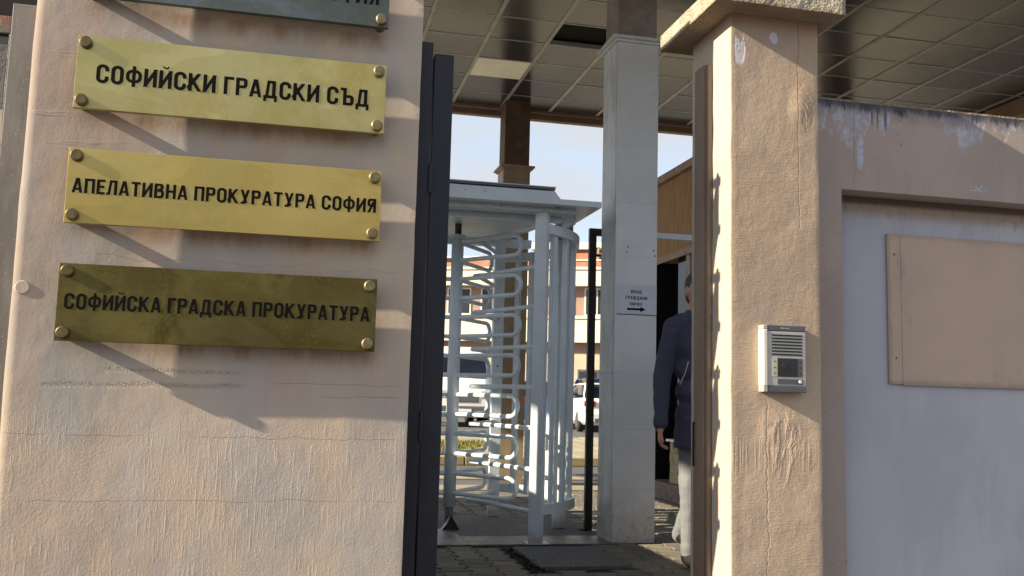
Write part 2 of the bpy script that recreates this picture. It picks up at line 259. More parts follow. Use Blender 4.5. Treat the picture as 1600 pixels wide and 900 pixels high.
M['carblue'] = plain('blue car paint', (.03, .09, .30), .2, .2, .05, 3, 0, .8)
M['cardark'] = plain('dark car paint', (.02, .022, .028), .2, .2, .05, 3, 0, .8)
M['tyre'] = plain('tyre rubber', (.018, .018, .018), .85); M['rim'] = plain('wheel rim', (.35, .35, .36), .35, .8)
M['redlens'] = plain('red tail lens', (.45, .012, .012), .15); M['headlens'] = plain('headlamp glass', (.62, .66, .70), .08, .3)
M['trim'] = plain('grey bumper plastic', (.10, .10, .105), .5); M['numplate'] = plain('number plate', (.75, .75, .72), .4, 0, .02)
M['silver'] = plain('silver plastic', (.50, .49, .47), .38, .35, .04, 20); M['trimwhite'] = plain('pale silver edge', (.72, .70, .64), .35, .1, .04, 20)
M['darkgrey'] = plain('slate plastic', (.10, .105, .125), .35, .1, .06, 20); M['screen'] = plain('smoked camera window', (.035, .038, .045), .12, 0, .1, 20)
M['buttons'] = plain('green grey keypad', (.42, .44, .34), .5, 0, .05, 20); M['signwhite'] = plain('sign sheet', (.66, .72, .80), .45, 0, .05, 8)
g = G('navy wool'); n1 = g.noise(500, 2, .6); c = g.mix(n1, (.050, .052, .092), (.078, .080, .132)); M['coat'] = g.fin(c, .85, 0, n1*.3+g.noise(22, 3, .5), .006)
g = G('pale grey trousers'); n1 = g.noise(30, 3, .5, (1, 1, .4)); c = g.mix(n1, (.14, .15, .165), (.175, .185, .20)); M['trousers'] = g.fin(c, .8, 0, n1, .006)
g = G('skin'); n1 = g.noise(30, 3, .5); c = g.mix(n1, (.50, .25, .16), (.60, .33, .23)); M['skin'] = g.fin(c, .5); g.b.inputs['Subsurface Weight'].default_value = .1; g.b.inputs['Subsurface Radius'].default_value = (.01, .004, .002)
g = G('dark hair'); n1 = g.noise(160, 3, .6, (1, 1, .25)); c = g.mix(n1, (.02, .018, .018), (.10, .09, .085)); M['hair'] = g.fin(c, .5, 0, n1, .004)
M['shoe'] = plain('black leather', (.015, .013, .012), .35)
M['grass'] = plain('grass', (.17, .165, .03), .8, 0, .5, 30)
M['steel'] = plain('zinc screw', (.22, .18, .14), .4, .7, .2, 50)
M['tapew'] = plain('white tape', (.75, .72, .68), .5); M['taper'] = plain('red tape', (.42, .10, .07), .5)
M['far'] = plain('opposite facade', (.22, .20, .18), .9, 0, .2, .3); M['far2'] = plain('opposite facade pale', (.48, .42, .33), .9, 0, .2, .3)
M['leaf'] = plain('leaves', (.05, .07, .025), .7, 0, .4, 4); M['bark'] = plain('bark', (.10, .075, .05), .9)

# ------------------------------------------------------------------ object helpers
def tag(o, label=None, cat=None, group=None, kind=None):
    if label: o['label'] = label
    if cat: o['category'] = cat
    if group: o['group'] = group
    if kind: o['kind'] = kind
    return o
def thing(name, label, cat, loc=(0, 0, 0), group=None, rz=0):
    o = bpy.data.objects.new(name, None); COL.objects.link(o); o.location = loc; o.rotation_euler = (0, 0, rz); o.empty_display_size = .1
    return tag(o, label, cat, group)
def wloc(o):
    v = Vector((0, 0, 0))
    while o: v += Vector(o.location); o = o.parent
    return v
def mk(name, bm, mat, parent=None, bevel=0, smooth=False, seg=2, loc=None, local=False):
    """bm is in world coordinates; the mesh is stored relative to its parent's base (or its own)."""
    if bevel: bmesh.ops.bevel(bm, geom=list(bm.edges), offset=bevel, segments=seg, affect='EDGES', profile=.6)
    if not local:
        if parent is None:
            if loc is None:
                xs = [v.co for v in bm.verts]; loc = (sum(c.x for c in xs)/len(xs), sum(c.y for c in xs)/len(xs), min(c.z for c in xs))
            off = Vector(loc)
        else: off = wloc(parent)
        for v in bm.verts: v.co -= off
    me = bpy.data.meshes.new(name); bm.normal_update(); bm.to_mesh(me); bm.free()
    mats = mat if isinstance(mat, (list, tuple)) else [mat]
    for x in mats: me.materials.append(x)
    if smooth:
        for p in me.polygons: p.use_smooth = True
        me.set_sharp_from_angle(angle=R(35))
    o = bpy.data.objects.new(name, me); COL.objects.link(o)
    if parent is None and not local: o.location = loc
    if parent: o.parent = parent
    return o
def box(bm, x0, x1, y0, y1, z0, z1):
    vs_ = [bm.verts.new((x, y, z)) for z in (z0, z1) for y in (y0, y1) for x in (x0, x1)]
    for f in ((0, 2, 3, 1), (4, 5, 7, 6), (0, 1, 5, 4), (2, 6, 7, 3), (0, 4, 6, 2), (1, 3, 7, 5)): bm.faces.new([vs_[i] for i in f])
    return vs_
def B(*a):
    bm = bmesh.new(); box(bm, *a); return bm
def poly(pts, d, axis='y', a0=0.0):
    """extrude a closed 2-D outline: pts in (u,v); axis = extrusion axis from a0 to a0+d"""
    bm = bmesh.new()
    def P(u, v, w): return {'y': (u, w, v), 'x': (w, u, v), 'z': (u, v, w)}[axis]
    a = [bm.verts.new(P(u, v, a0)) for u, v in pts]; b = [bm.verts.new(P(u, v, a0+d)) for u, v in pts]
    bm.faces.new(a); bm.faces.new(b[::-1]); n = len(pts)
    for i in range(n): bm.faces.new((a[i], b[i], b[(i+1) % n], a[(i+1) % n]))
    bmesh.ops.recalc_face_normals(bm, faces=bm.faces); return bm
def tube(bm, pts, r, seg=10, caps=True):
    pts = [Vector(p) for p in pts]; rr = r if isinstance(r, (list, tuple)) else [r]*len(pts)
    rings = []; up = None
    for i, p in enumerate(pts):
        t = (pts[min(i+1, len(pts)-1)]-pts[max(i-1, 0)]).normalized()
        if up is None: up = Vector((0, 0, 1)) if abs(t.z) < .9 else Vector((1, 0, 0))
        a = (up - t*up.dot(t)).normalized(); up = a; b = t.cross(a)
        rings.append([bm.verts.new(p + (a*math.cos(2*math.pi*k/seg)+b*math.sin(2*math.pi*k/seg))*rr[i]) for k in range(seg)])
    for i in range(len(rings)-1):
        for k in range(seg): bm.faces.new((rings[i][k], rings[i][(k+1) % seg], rings[i+1][(k+1) % seg], rings[i+1][k]))
    if caps: bm.faces.new(rings[0][::-1]); bm.faces.new(rings[-1])
    return bm
def cyl(x, y, z0, z1, r, seg=24, r2=None):
    bm = bmesh.new(); return tube(bm, [(x, y, z0), (x, y, z1)], [r, r2 if r2 else r], seg)
def disc_y(x, z, y0, y1, r, seg=20, bev=0):
    bm = bmesh.new(); tube(bm, [(x, y1, z), (x, y0+bev, z), (x, y0, z)] if bev else [(x, y1, z), (x, y0, z)], [r, r, r-bev] if bev else r, seg); bmesh.ops.recalc_face_normals(bm, faces=bm.faces); return bm
def relief_box(x0, x1, y0, y1, z0, z1, step, amp, freq, seed=0, edge=.004, lean=None):
    """a block whose front face (y0) and left face (x0) are finely subdivided and uneven"""
    bm = bmesh.new(); nx = max(1, round((x1-x0)/step)); nzz = max(1, round((z1-z0)/step)); ny = max(1, round((y1-y0)/step))
    def dv(p):
        q = Vector(p)*freq+Vector((seed, seed*2, 0)); return noise.fractal(q, 1.0, 2.0, 4)*amp
    def grid(f, nu, nv):
        g_ = [[bm.verts.new(f(i/nu, j/nv)) for i in range(nu+1)] for j in range(nv+1)]
        for j in range(nv):
            for i in range(nu): bm.faces.new((g_[j][i], g_[j][i+1], g_[j+1][i+1], g_[j+1][i]))
    def base(x, y, z):
        if lean and abs(y-y0) < 1e-6: y -= lean(x, z)
        y00 = y0-(lean(x, z) if lean else 0)
        p = Vector((x, y, z)); d = dv(p); ex = noise.noise(Vector((0, 0, z*9+seed)))*edge
        onf = abs(y-y00) < 1e-6; onl = abs(x-x0) < 1e-6; onr = abs(x-x1) < 1e-6
        if onf: y += d
        if onl: x += ex+d*.4
        if onr: x += ex
        if onf and (onl or onr): y += edge*.7+(.005 if lean and onl else 0)
        return (x, y, z)
    grid(lambda u, v: base(x0+(x1-x0)*u, y0, z0+(z1-z0)*v), nx, nzz)
    grid(lambda u, v: base(x0, y1+(y0-y1)*u, z0+(z1-z0)*v), ny, nzz)
    grid(lambda u, v: base(x1, y0+(y1-y0)*u, z0+(z1-z0)*v), ny, nzz)
    grid(lambda u, v: base(x1+(x0-x1)*u, y1, z0+(z1-z0)*v), nx, 1)
    grid(lambda u, v: base(x0+(x1-x0)*u, y0+(y1-y0)*v, z1), nx, ny)
    grid(lambda u, v: base(x0+(x1-x0)*u, y1+(y0-y1)*v, z0), nx, ny)
    bmesh.ops.remove_doubles(bm, verts=bm.verts, dist=1e-5); return bm
import numpy as np
# condensed bold capitals drawn as distance fields (cap height 1) and traced into clean outlines
SW, BH = .185, .155
def gb(x0, x1, y0, y1): return lambda x, y: np.maximum(np.maximum(x0-x, x-x1), np.maximum(y0-y, y-y1))
def gs(x0, y0, x1, y1, w=SW*.92):
    def f(x, y):
        dx, dy = x1-x0, y1-y0; l = math.hypot(dx, dy); u = ((x-x0)*dx+(y-y0)*dy)/l; v = np.abs((x-x0)*dy-(y-y0)*dx)/l
        return np.maximum(v-w/2, np.maximum(-u-.3, u-l-.3))
    return lambda x, y: np.maximum(f(x, y), np.maximum(-y, y-1))
def gring(cx, cy, hx, hy, r, t=SW, ty=None):
    def rb(x, y, hx, hy, r):
        qx, qy = np.abs(x-cx)-hx+r, np.abs(y-cy)-hy+r
        return np.hypot(np.maximum(qx, 0), np.maximum(qy, 0))+np.minimum(np.maximum(qx, qy), 0)-r
    ty = ty or t*.86
    return lambda x, y: np.maximum(rb(x, y, hx, hy, r), -rb(x, y, hx-t, hy-ty, max(.02, r-t*.8)))
def U(*f): return lambda x, y: np.minimum.reduce([g_(x, y) for g_ in f])
def cut(f, g_): return lambda x, y: np.maximum(f(x, y), -g_(x, y))
O_ = gring(.30, .5, .30, .515, .28)
def bowl(cx, cy, hx, hy, r=.2): return cut(gring(cx, cy, hx, hy, r), gb(-1, cx-.04, -1, 2))
def flip(f, w): return lambda x, y: f(w-x, y)
P_ = U(gb(0, SW, 0, 1), gb(0, .30, 1-BH, 1), gb(0, .30, .42, .42+BH), bowl(.28, .71, .30, .29))
I_ = U(gb(0, SW, 0, 1), gb(.44, .625, 0, 1), gs(.10, .10, .525, .90, .16))
GL = {'О': (O_, .60), 'С': (cut(O_, gb(.32, .9, .37, .65)), .60), 'И': (I_, .625),
 'Й': (U(I_, cut(cut(gring(.3125, 1.24, .16, .15, .14, .07, .07), gb(-1, 2, 1.235, 2)), gb(-1, 2, 0, 1.04))), .625),
 'Ф': (U(gb(.30, .47, -.07, 1.08), gring(.385, .51, .385, .36, .30, .17)), .77),
 'К': (U(gb(0, SW, 0, 1), gs(.14, .40, .52, 1.0), gs(.22, .58, .56, 0)), .63), 'Г': (U(gb(0, SW, 0, 1), gb(0, .50, 1-BH, 1)), .50), 'Р': (P_, .58),
 'А': (U(gs(.085, 0, .29, 1), gs(.535, 0, .33, 1), gb(.15, .47, .19, .19+BH*.9)), .62),
 'Д': (U(gb(0, .70, 0, BH), gb(0, .15, -.19, .01), gb(.55, .70, -.19, .01), gb(.43, .615, 0, 1), gb(.17, .6, 1-BH, 1), gs(.155, 0, .255, 1, .16)), .70),
 'Л': (U(gb(.43, .615, 0, 1), gb(.16, .6, 1-BH, 1), gs(.13, 0, .235, 1, .165), gb(-.02, .12, 0, .15)), .615),
 'Ъ': (U(gb(.14, .325, 0, 1), gb(0, .2, 1-BH, 1), gb(.2, .46, 0, BH), gb(.2, .46, .44, .44+BH*.95), bowl(.43, .297, .28, .297)), .71),
 'П': (U(gb(0, SW, 0, 1), gb(.43, .615, 0, 1), gb(0, .6, 1-BH, 1)), .615), 'Е': (U(gb(0, SW, 0, 1), gb(0, .5, 1-BH, 1), gb(0, .46, .43, .43+BH), gb(0, .5, 0, BH)), .50),
 'Т': (U(gb(0, .56, 1-BH, 1), gb(.1875, .3725, 0, 1)), .56), 'Н': (U(gb(0, SW, 0, 1), gb(.43, .615, 0, 1), gb(0, .6, .43, .43+BH)), .615),
 'В': (U(gb(0, SW, 0, 1), gb(0, .3, 1-BH, 1), gb(0, .3, .44, .44+BH*.95), gb(0, .3, 0, BH), bowl(.28, .765, .27, .235, .18), bowl(.29, .295, .31, .295)), .60),
 'У': (U(gs(.10, 1, .31, .36), gs(.52, 1, .22, 0), gb(.05, .24, 0, BH)), .62), 'Я': (U(flip(P_, .58), gs(.30, .50, .10, 0)), .58),
 'Х': (U(gs(.09, 0, .51, 1), gs(.51, 0, .09, 1)), .60), 'Ж': (U(gb(.36, .53, 0, 1), gs(.42, .5, .80, 1.02, .16), gs(.42, .5, .82, -.02, .16), gs(.47, .5, .09, 1.02, .16), gs(.47, .5, .07, -.02, .16)), .89),
 'E': None, 'N': (U(gb(0, SW, 0, 1), gb(.44, .625, 0, 1), gs(.10, .90, .525, .10, .16)), .625), 'T': None, 'R': (U(P_, gs(.28, .50, .50, 0)), .60), 'Y': (U(gs(.09, 1, .30, .42), gs(.51, 1, .30, .42), gb(.2075, .3925, 0, .5)), .60)}
GL['E'] = GL['Е']; GL['T'] = GL['Т']
TR = {}
def trace(ch, n=44):
    """polygons of one glyph: runs of full cells plus clipped boundary cells"""
    if ch in TR: return TR[ch]
    f, w = GL[ch]; h = 1.0/n; xs = np.arange(-.06, w+.08, h); ys = np.arange(-.24, 1.32, h); X_, Y_ = np.meshgrid(xs, ys); D = f(X_, Y_); out = []
    for j in range(len(ys)-1):
        run = None
        for i in range(len(xs)):
            q = None
            if i < len(xs)-1: q = (D[j, i], D[j, i+1], D[j+1, i+1], D[j+1, i])
            full = q is not None and max(q) < 0
            if full and run is None: run = i
            if not full and run is not None:
                out.append([(xs[run], ys[j]), (xs[i], ys[j]), (xs[i], ys[j]+h), (xs[run], ys[j]+h)]); run = None
            if q is None or full or min(q) >= 0: continue
            P = [(xs[i], ys[j]), (xs[i+1], ys[j]), (xs[i+1], ys[j]+h), (xs[i], ys[j]+h)]; pl_ = []
            for k in range(4):
                a, b_ = q[k], q[(k+1) % 4]; pa, pb = P[k], P[(k+1) % 4]
                if a < 0: pl_.append(pa)
                if (a < 0) != (b_ < 0): t = a/(a-b_); pl_.append((pa[0]+(pb[0]-pa[0])*t, pa[1]+(pb[1]-pa[1])*t))
            if len(pl_) > 2: out.append(pl_)
    TR[ch] = (out, w); return TR[ch]
def lettering(s, x0, x1, z, cap, y, mat, parent, name='lettering', th=.0006, n=44):
    sp, gap = .30, .105; pos = 0; items = []
    for ch in s:
        if ch == ' ': pos += sp; continue
        pl_, w = trace(ch, n); items.append((pl_, pos)); pos += w+gap
    W_ = pos-gap; bm = bmesh.new(); kx = (x1-x0)/W_
    for pl_, p0 in items:
        for pg in pl_: bm.faces.new([bm.verts.new((x0+(p0+u)*kx, y-th, z+v_*cap)) for u, v_ in pg])
    bmesh.ops.remove_doubles(bm, verts=bm.verts, dist=1e-6)
    for f in bm.faces:
        f.normal_update()
        if f.normal.y > 0: f.normal_flip()
    return mk(name, bm, mat, parent)
def copy_tree(o, parent=None):
    c = o.copy(); COL.objects.link(c); c.parent = parent
    for ch in o.children: copy_tree(ch, c)
    return c

# ================================================================== GROUND
gr = mk('ground', B(-400, 400, 3.2, 800, -.60, -.012), M['asphalt'], loc=(0, 0, -.60)); tag(gr, 'grey asphalt of the court yard behind the gate', kind='structure')
street = mk('street', B(-400, 400, -300, 3.198, -.70, -.42), M['asphalt'], loc=(0, 0, -.70)); tag(street, 'grey asphalt street in front of the wall', kind='structure')
# interlocking pavers
pav = tag(thing('pavement', 'dark interlocking concrete pavers around the turnstile', None, (2.3, 7, 0)), kind='structure')
mk('bedding', B(.6, 3.72, 4.6, 9.98, -.011, -.004), M['soil'], pav)
prof = [(-.097, -.080), (.097, -.080), (.097, -.055), (.068, -.028), (.068, .028), (.097, .055), (.097, .080), (-.097, .080), (-.097, .055), (-.068, .028), (-.068, -.028), (-.097, -.055)]
def paver_bm():
    bm = bmesh.new(); lo = [bm.verts.new((x, y, -.008)) for x, y in prof]; hi = [bm.verts.new((x*.955, y*.955, .000)) for x, y in prof]; tp = [bm.verts.new((x*.90, y*.90, .004)) for x, y in prof]
    n = len(prof)
    for i in range(n):
        j = (i+1) % n; bm.faces.new((lo[i], lo[j], hi[j], hi[i])); bm.faces.new((hi[i], hi[j], tp[j], tp[i]))
    bm.faces.new(tp); return bm
spots = []
for i in range(-4, 20):
    for j in range(-4, 34):
        x = .75+i*.169; y = 4.9+j*.165+(.0825 if i % 2 else 0)
        if y > 9.9 or x < .7 or x > 3.62: continue
        if x < 2.25 and 6.30 < y < 7.08: continue
        if 1.38 < x < 2.03 and 5.38 < y < 6.24: continue
        if 2.16 < x < 2.52 and 6.36 < y < 6.72: continue
        spots.append((x, y))
def vis(x, y): return x-(.131*y) > -.02 and y > 5.0     # right of the left pier's edge as the lens sees it
order = sorted(spots, key=lambda s: (0 if (s[0] > s[1]*.12 and s[1] > 4.95) else 100)+s[1])
first = None; rest = bmesh.new()
for k, (x, y) in enumerate(order):
    tz = random.uniform(-.003, .003)
    if k < 290:
        if first is None: o = first = mk('paving_stone', paver_bm(), M['paver'], pav, local=True)
        else: o = first.copy(); COL.objects.link(o)
        o.location = (x-2.3, y-7, tz); o.rotation_euler = (random.uniform(-.012, .012), random.uniform(-.012, .012), random.uniform(-.02, .02)); o.parent = pav
    else:
        pb = paver_bm(); 
        for v in pb.verts: v.co += Vector((x, y, tz))
        me = bpy.data.meshes.new('t'); pb.to_mesh(me); pb.free(); rest.from_mesh(me); bpy.data.meshes.remove(me)
tag(mk('paving_stone_rest', rest, M['paver'], pav), kind='stuff')
# floor plates under the turnstile
pl = tag(thing('metal_floor_plate', 'dull chequered steel plate under the turnstile', None, (1.5, 6.7, 0)), kind='structure')
mk('plate_sheet', B(.70, 1.165, 6.33, 7.075, -.002, .0075), M['plate'], pl, .001); mk('plate_sheet', B(1.169, 2.22, 6.33, 6.70, -.002, .007), M['plate'], pl, .001)
mk('concrete_pad', B(.70, 2.20, 6.704, 7.85, -.003, .006), M['grit'], pl, .001)
# gritty concrete slab over the drain
sl = mk('concrete_slab', relief_box(1.43, 2.0, 5.45, 6.19, -.02, .014, .03, .004, 14, 3, .008), M['grit']); tag(sl, 'gritty concrete cover slab lying in the pavers before the turnstile', 'concrete slab')
bm = bmesh.new()
for k in range(60):
    x = random.uniform(1.34, 1.45); y = random.uniform(5.3, 6.15); s_ = random.uniform(.006, .022)
    vs_ = box(bm, x, x+s_, y, y+s_*1.3, .0, s_*.6)
    for v in vs_: v.co += Vector((random.uniform(-1, 1), random.uniform(-1, 1), random.uniform(-1, 1)))*s_*.35
tag(mk('drain_litter', bm, M['soil']), 'dark leaves and rubble lying beside the concrete slab', 'litter', kind='stuff')
# strips beyond
for nm, lab, a, b_, x0, x1, z1, mt in (('concrete_strip', 'pale concrete strip across the yard', 10.0, 10.52, -6, 14, .004, 'slab'), ('drain_channel', 'light concrete drain channel along the drive', 11.3, 11.7, -6, 16, .004, 'slab')):
    tag(mk(nm, B(x0, x1, a, b_, -.011, z1), M[mt], None, .002), lab, kind='structure')
kb = tag(thing('kerb', 'worn kerb with patches of yellow paint', None, (5, 13.7, 0)), kind='structure')
for i in range(24):
    x = -4+i*.8; mk('kerb_stone', B(x+.006, x+.794, 13.6, 13.78, -.011, .12), M['kerb'], kb, .012, seg=1)
sw = tag(thing('sidewalk', 'sunlit concrete slab pavement beyond the drive', None, (4, 14, 0)), kind='structure')
mk('sidewalk_base', B(-6, 20, 13.78, 20.8, -.010, .105), M['soil'], sw)
s0 = None
for i in range(24):
    for j in range(12):
        x = 1.2+i*.5; y = 13.80+j*.56
        if j > 9 and i < 2: continue
        if s0 is None:
            s0 = mk('pavement_slab', B(-.243, .243, -.272, .272, 0, .02), M['slab'], sw, .005, seg=1, local=True); o = s0
        else: o = s0.copy(); COL.objects.link(o)
        o.parent = sw; o.location = (x+.25-4, y+.28-14, .102+random.uniform(-.003, .003)); o.rotation_euler = (random.uniform(-.006, .006), random.uniform(-.006, .006), random.uniform(-.01, .01))
# grass patch
bm = bmesh.new()
for k in range(5000):
    x = random.uniform(1.9, 4.2); y = random.uniform(13.85, 17.5)
    if x > 2.2+(y-13.85)*.35+random.uniform(0, .3): continue
    h = random.uniform(.03, .10); a = random.uniform(0, 6.28); dx, dy = math.cos(a)*.012, math.sin(a)*.012; t = random.uniform(-.04, .04)
    bm.faces.new([bm.verts.new((x-dx, y-dy, .12)), bm.verts.new((x+dx, y+dy, .12)), bm.verts.new((x+t, y+t, .12+h))])
tag(mk('grass', bm, M['grass']), 'yellow green grass beyond the turnstile', 'grass', kind='stuff')

# ================================================================== LEFT PIER
pier = thing('gate_pier', 'broad pink plastered gate pier carrying the brass plates', 'gate pier', (-.23, 2.95, -.45))
mk('render_body', relief_box(-.780, .319, 2.80, 3.10, -.45, 2.75, .012, .0022, 3.0, 1, .0012, lambda x, z: .05*max(0, -.45-x)**1.15*min(1, max(.25, (z-.55)/.7))), M['pier'], pier, smooth=True)
mk('plaster_disc', disc_y(-.753, 1.262, 2.786, 2.81, .021, 24, .004), M['pier'], pier)
# brass plates -----------------------------------------------------------
def plaque(z0, z1, mat, label, lines, kn, tilt=0):
    t = thing('brass_plaque', label, 'plaque', (-.22, 2.8, z0), 'brass name plates on the pier')
    x0, x1 = -.6525, .2085
    mk('plate', B(x0, x1, 2.742, 2.760, z0, z1), mat, t, .0012)
    for (x, z, km) in ((x0+.022, z0+.022, kn[0]), (x0+.022, z1-.022, kn[0]), (x1-.022, z0+.022, kn[1]), (x1-.022, z1-.022, kn[1])):
        mk('standoff', disc_y(x, z, 2.7595, 2.803, .0165, 18), M['knob'], t, smooth=False)
        mk('screw_cap', disc_y(x, z, 2.728, 2.7418, .0165, 24, .003), M[km], t)
    for (s_, a, b_, z, cap) in lines: lettering(s_, a, b_, z, cap, 2.7415, M['ink'], t)
    return t
plaque(2.094, 2.305, M['brass0'], 'dark green brass plate at the top, cut off by the frame', [('СОФИЯ', -.01, .177, 2.162, .048)], ('knob', 'knob2'))
plaque(1.766, 1.976, M['brass1'], 'pale yellow brass plate on the pier reading СОФИЙСКИ ГРАДСКИ СЪД', [('СОФИЙСКИ ГРАДСКИ СЪД', -.598, .160, 1.843, .0525)], ('knob', 'knob2'))
plaque(1.442, 1.652, M['brass2'], 'golden brass plate on the pier reading АПЕЛАТИВНА ПРОКУРАТУРА СОФИЯ', [('АПЕЛАТИВНА ПРОКУРАТУРА СОФИЯ', -.637, .195, 1.526, .0415)], ('knob', 'knob2'))
plaque(1.118, 1.330, M['brass3'], 'dark olive brass plate on the pier reading СОФИЙСКА ГРАДСКА ПРОКУРАТУРА', [('СОФИЙСКА ГРАДСКА ПРОКУРАТУРА', -.633, .190, 1.2045, .0425)], ('knob', 'knob2'))

# things left of the pier
gp = mk('gate_post', B(-.868, -.800, 2.88, 2.96, -.42, 2.10), M['strip'], None, .003); tag(gp, 'grey speckled metal post at the left edge of the pier', 'gate post')
sg = thing('steel_gate', 'old grey steel gate leaf at the far left edge', 'gate', (-1.4, 3.02, -.4))
mk('sheet', B(-2.0, -.905, 3.0, 3.02, -.38, 2.04), M['panel'], sg, .004); mk('top_rail', B(-2.0, -.90, 2.99, 3.05, 2.045, 2.10), M['panel'], sg, .003); mk('edge_bar', B(-.903, -.893, 2.985, 3.05, -.38, 2.042), M['panel'], sg, .002)
lk = thing('taped_bar', 'short bar wrapped in white and red tape hanging on the gate', 'taped bar', (-.90, 2.97, 1.58))
bm = bmesh.new(); tube(bm, [(-.901, 2.965, 1.70), (-.903, 2.965, 1.80)], .009, 12); mk('white_wrap', bm, M['tapew'], lk)
bm = bmesh.new(); tube(bm, [(-.9035, 2.965, 1.67), (-.901, 2.965, 1.70)], .0095, 12); mk('red_wrap', bm, M['taper'], lk)
bm = bmesh.new(); tube(bm, [(-.909, 2.965, 1.60), (-.9035, 2.965, 1.67)], .009, 12); mk('white_wrap', bm, M['tapew'], lk)
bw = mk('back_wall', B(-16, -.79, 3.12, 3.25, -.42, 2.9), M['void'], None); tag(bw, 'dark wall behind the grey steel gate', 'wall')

# black gate leaf standing open
gl = thing('gate_leaf', 'dark navy steel gate leaf folded open beside the plate pier', 'gate', (.38, 3.0, -.1))
mk('hinge_post', B(.3225, .3605, 2.842, 2.90, -.42, 2.103), M['gate'], gl, .002)
mk('stile', B(.3665, .4275, 2.845, 2.905, -.10, 2.070), M['gate'], gl, .003)
mk('leaf_panel', B(.385, .405, 2.906, 3.75, -.08, 2.05), M['gate'], gl); mk('end_stile', B(.3665, .4275, 3.752, 3.81, -.10, 2.07), M['gate'], gl, .003)
for z in (.1, .86, 1.62): mk('hinge', cyl(.3635, 2.838, z, z+.09, .0055, 12), M['gate'], gl)

# ================================================================== RIGHT PILLAR
pil = thing('gate_pier', 'narrow plastered pillar with concrete cap carrying the intercom', 'gate pier', (1.5, 2.95, -.45))
mk('render_body', relief_box(1.357, 1.676, 2.80, 3.12, -.45, 2.300, .010, .0022, 4.0, 5, .0022), M['pillar'], pil, smooth=True)
bm = relief_box(1.262, 1.728, 2.704, 3.20, 2.3005, 2.362, .014, .004, 16, 9, .007)
mk('coping', bm, M['coping'], pil, smooth=False)
gf = thing('gate_jamb', 'brown rusty steel profile fixed on the pillar reveal', 'gate jamb', (1.34, 3.0, -.4))
mk('profile', B(1.3335, 1.3555, 2.967, 3.048, -.42, 2.178), M['brown'], gf, .003); mk('rib', B(1.3385, 1.3555, 2.945, 2.964, -.42, 2.172), M['brown'], gf, .003)
mk('striker', B(1.3285, 1.333, 3.036, 3.047, .78, .93), M['gate'], gf, .001)
# intercom ---------------------------------------------------------------
ic = thing('intercom', 'silver video intercom with grille and call button on the pillar', 'intercom', (1.53, 2.8, 1.036))
x0, x1, z0, z1, yf = 1.452, 1.602, 1.036, 1.252, 2.768
mk('housing', B(x0+.014, x1, yf, 2.803, z0+.020, z1-.019), M['silver'], ic, .003)
mk('side_rail', B(x0-.001, x0+.0135, yf-.003, 2.803, z0+.019, z1-.014), M['trimwhite'], ic, .003); mk('rail_foot', B(x0-.001, x0+.0135, yf-.002, 2.803, z0, z0+.0185), M['silver'], ic, .002); mk('rail_head', B(x0-.001, x0+.0135, yf-.002, 2.803, z1-.0135, z1), M['silver'], ic, .002)
mk('top_band', B(x0+.014, x1-.001, yf-.001, 2.803, z1-.0185, z1), M['darkgrey'], ic, .002); mk('bottom_band', B(x0+.014, x1+.001, yf-.001, 2.803, z0, z0+.0195), M['darkgrey'], ic, .002)
for i in range(7):
    z = z1-.030-i*.0103; mk('grille_slot', B(x0+.030, x1-.013, yf-.0012, yf+.004, z-.0052, z), M['black'], ic)
mk('keypad_strip', B(x0+.030, x0+.0485, yf-.001, yf+.004, z0+.050, z0+.110), M['buttons'], ic); mk('keypad_strip', B(x1-.030, x1-.0125, yf-.001, yf+.004, z0+.050, z0+.110), M['darkgrey'], ic)
mk('camera_window', B(x0+.0488, x1-.0303, yf-.0016, yf+.004, z0+.050, z0+.110), M['screen'], ic, .001)
mk('lens', disc_y(x0+.074, z0+.084, yf-.0022, yf, .011, 20, .001), M['screen'], ic)
for x in (x0+.039, x1-.0215):
    for k in range(3): mk('button_dot', disc_y(x, z0+.061+k*.019, yf-.0018, yf, .0022, 10), M['black'], ic)
mk('name_strip', B(x0+.049, x1-.031, yf-.0012, yf+.004, z0+.0265, z0+.043), M['darkgrey'], ic); mk('call_button', B(x1-.0302, x1-.012, yf-.002, yf+.004, z0+.0265, z0+.043), M['black'], ic, .0008)
mk('button_cap', disc_y(x1-.0215, z0+.035, yf-.0045, yf, .0062, 20, .001), M['trimwhite'], ic)
for k in range(5): mk('logo_mark', B(x0+.062+k*.0062, x0+.0665+k*.0062, yf-.0014, yf, z1-.0112, z1-.0082+(.001 if k == 0 else 0)), M['silver'], ic)

# ================================================================== RIGHT BOUNDARY WALL
bwall = thing('boundary_wall', 'shaded pink wall with a sunken lavender panel and flaking top', 'wall', (2.9, 2.95, -.45))
mk('top_band', relief_box(1.68, 4.6, 2.940, 3.16, 1.765, 2.088, .02, .0015, 4, 11, 0), M['wall'], bwall, smooth=True)
mk('side_band', relief_box(1.68, 1.848, 2.940, 3.16, -.45, 1.7648, .02, .0015, 4, 11, 0), M['wall'], bwall, smooth=True)
mk('sunken_panel', B(1.8485, 4.6, 3.03, 3.16, -.45, 1.7645), M['recess'], bwall)
mk('crest', relief_box(1.678, 4.6, 2.955, 3.15, 2.0885, 2.100, .02, .003, 20, 13, .004), M['coping'], bwall)
mk('wall_run', B(4.601, 14, 2.942, 3.16, -.45, 2.09), M['wall'], bwall)
bd = thing('wall_board', 'flat brown board screwed onto the sunken lavender panel', 'board', (2.4, 3.02, 1.08))
mk('filler_strip', B(2.081, 2.1355, 3.0205, 3.0285, 1.082, 1.631), M['board'], bd); mk('sheet', B(2.1365, 3.3, 3.0195, 3.0285, 1.078, 1.631), M['board'], bd)
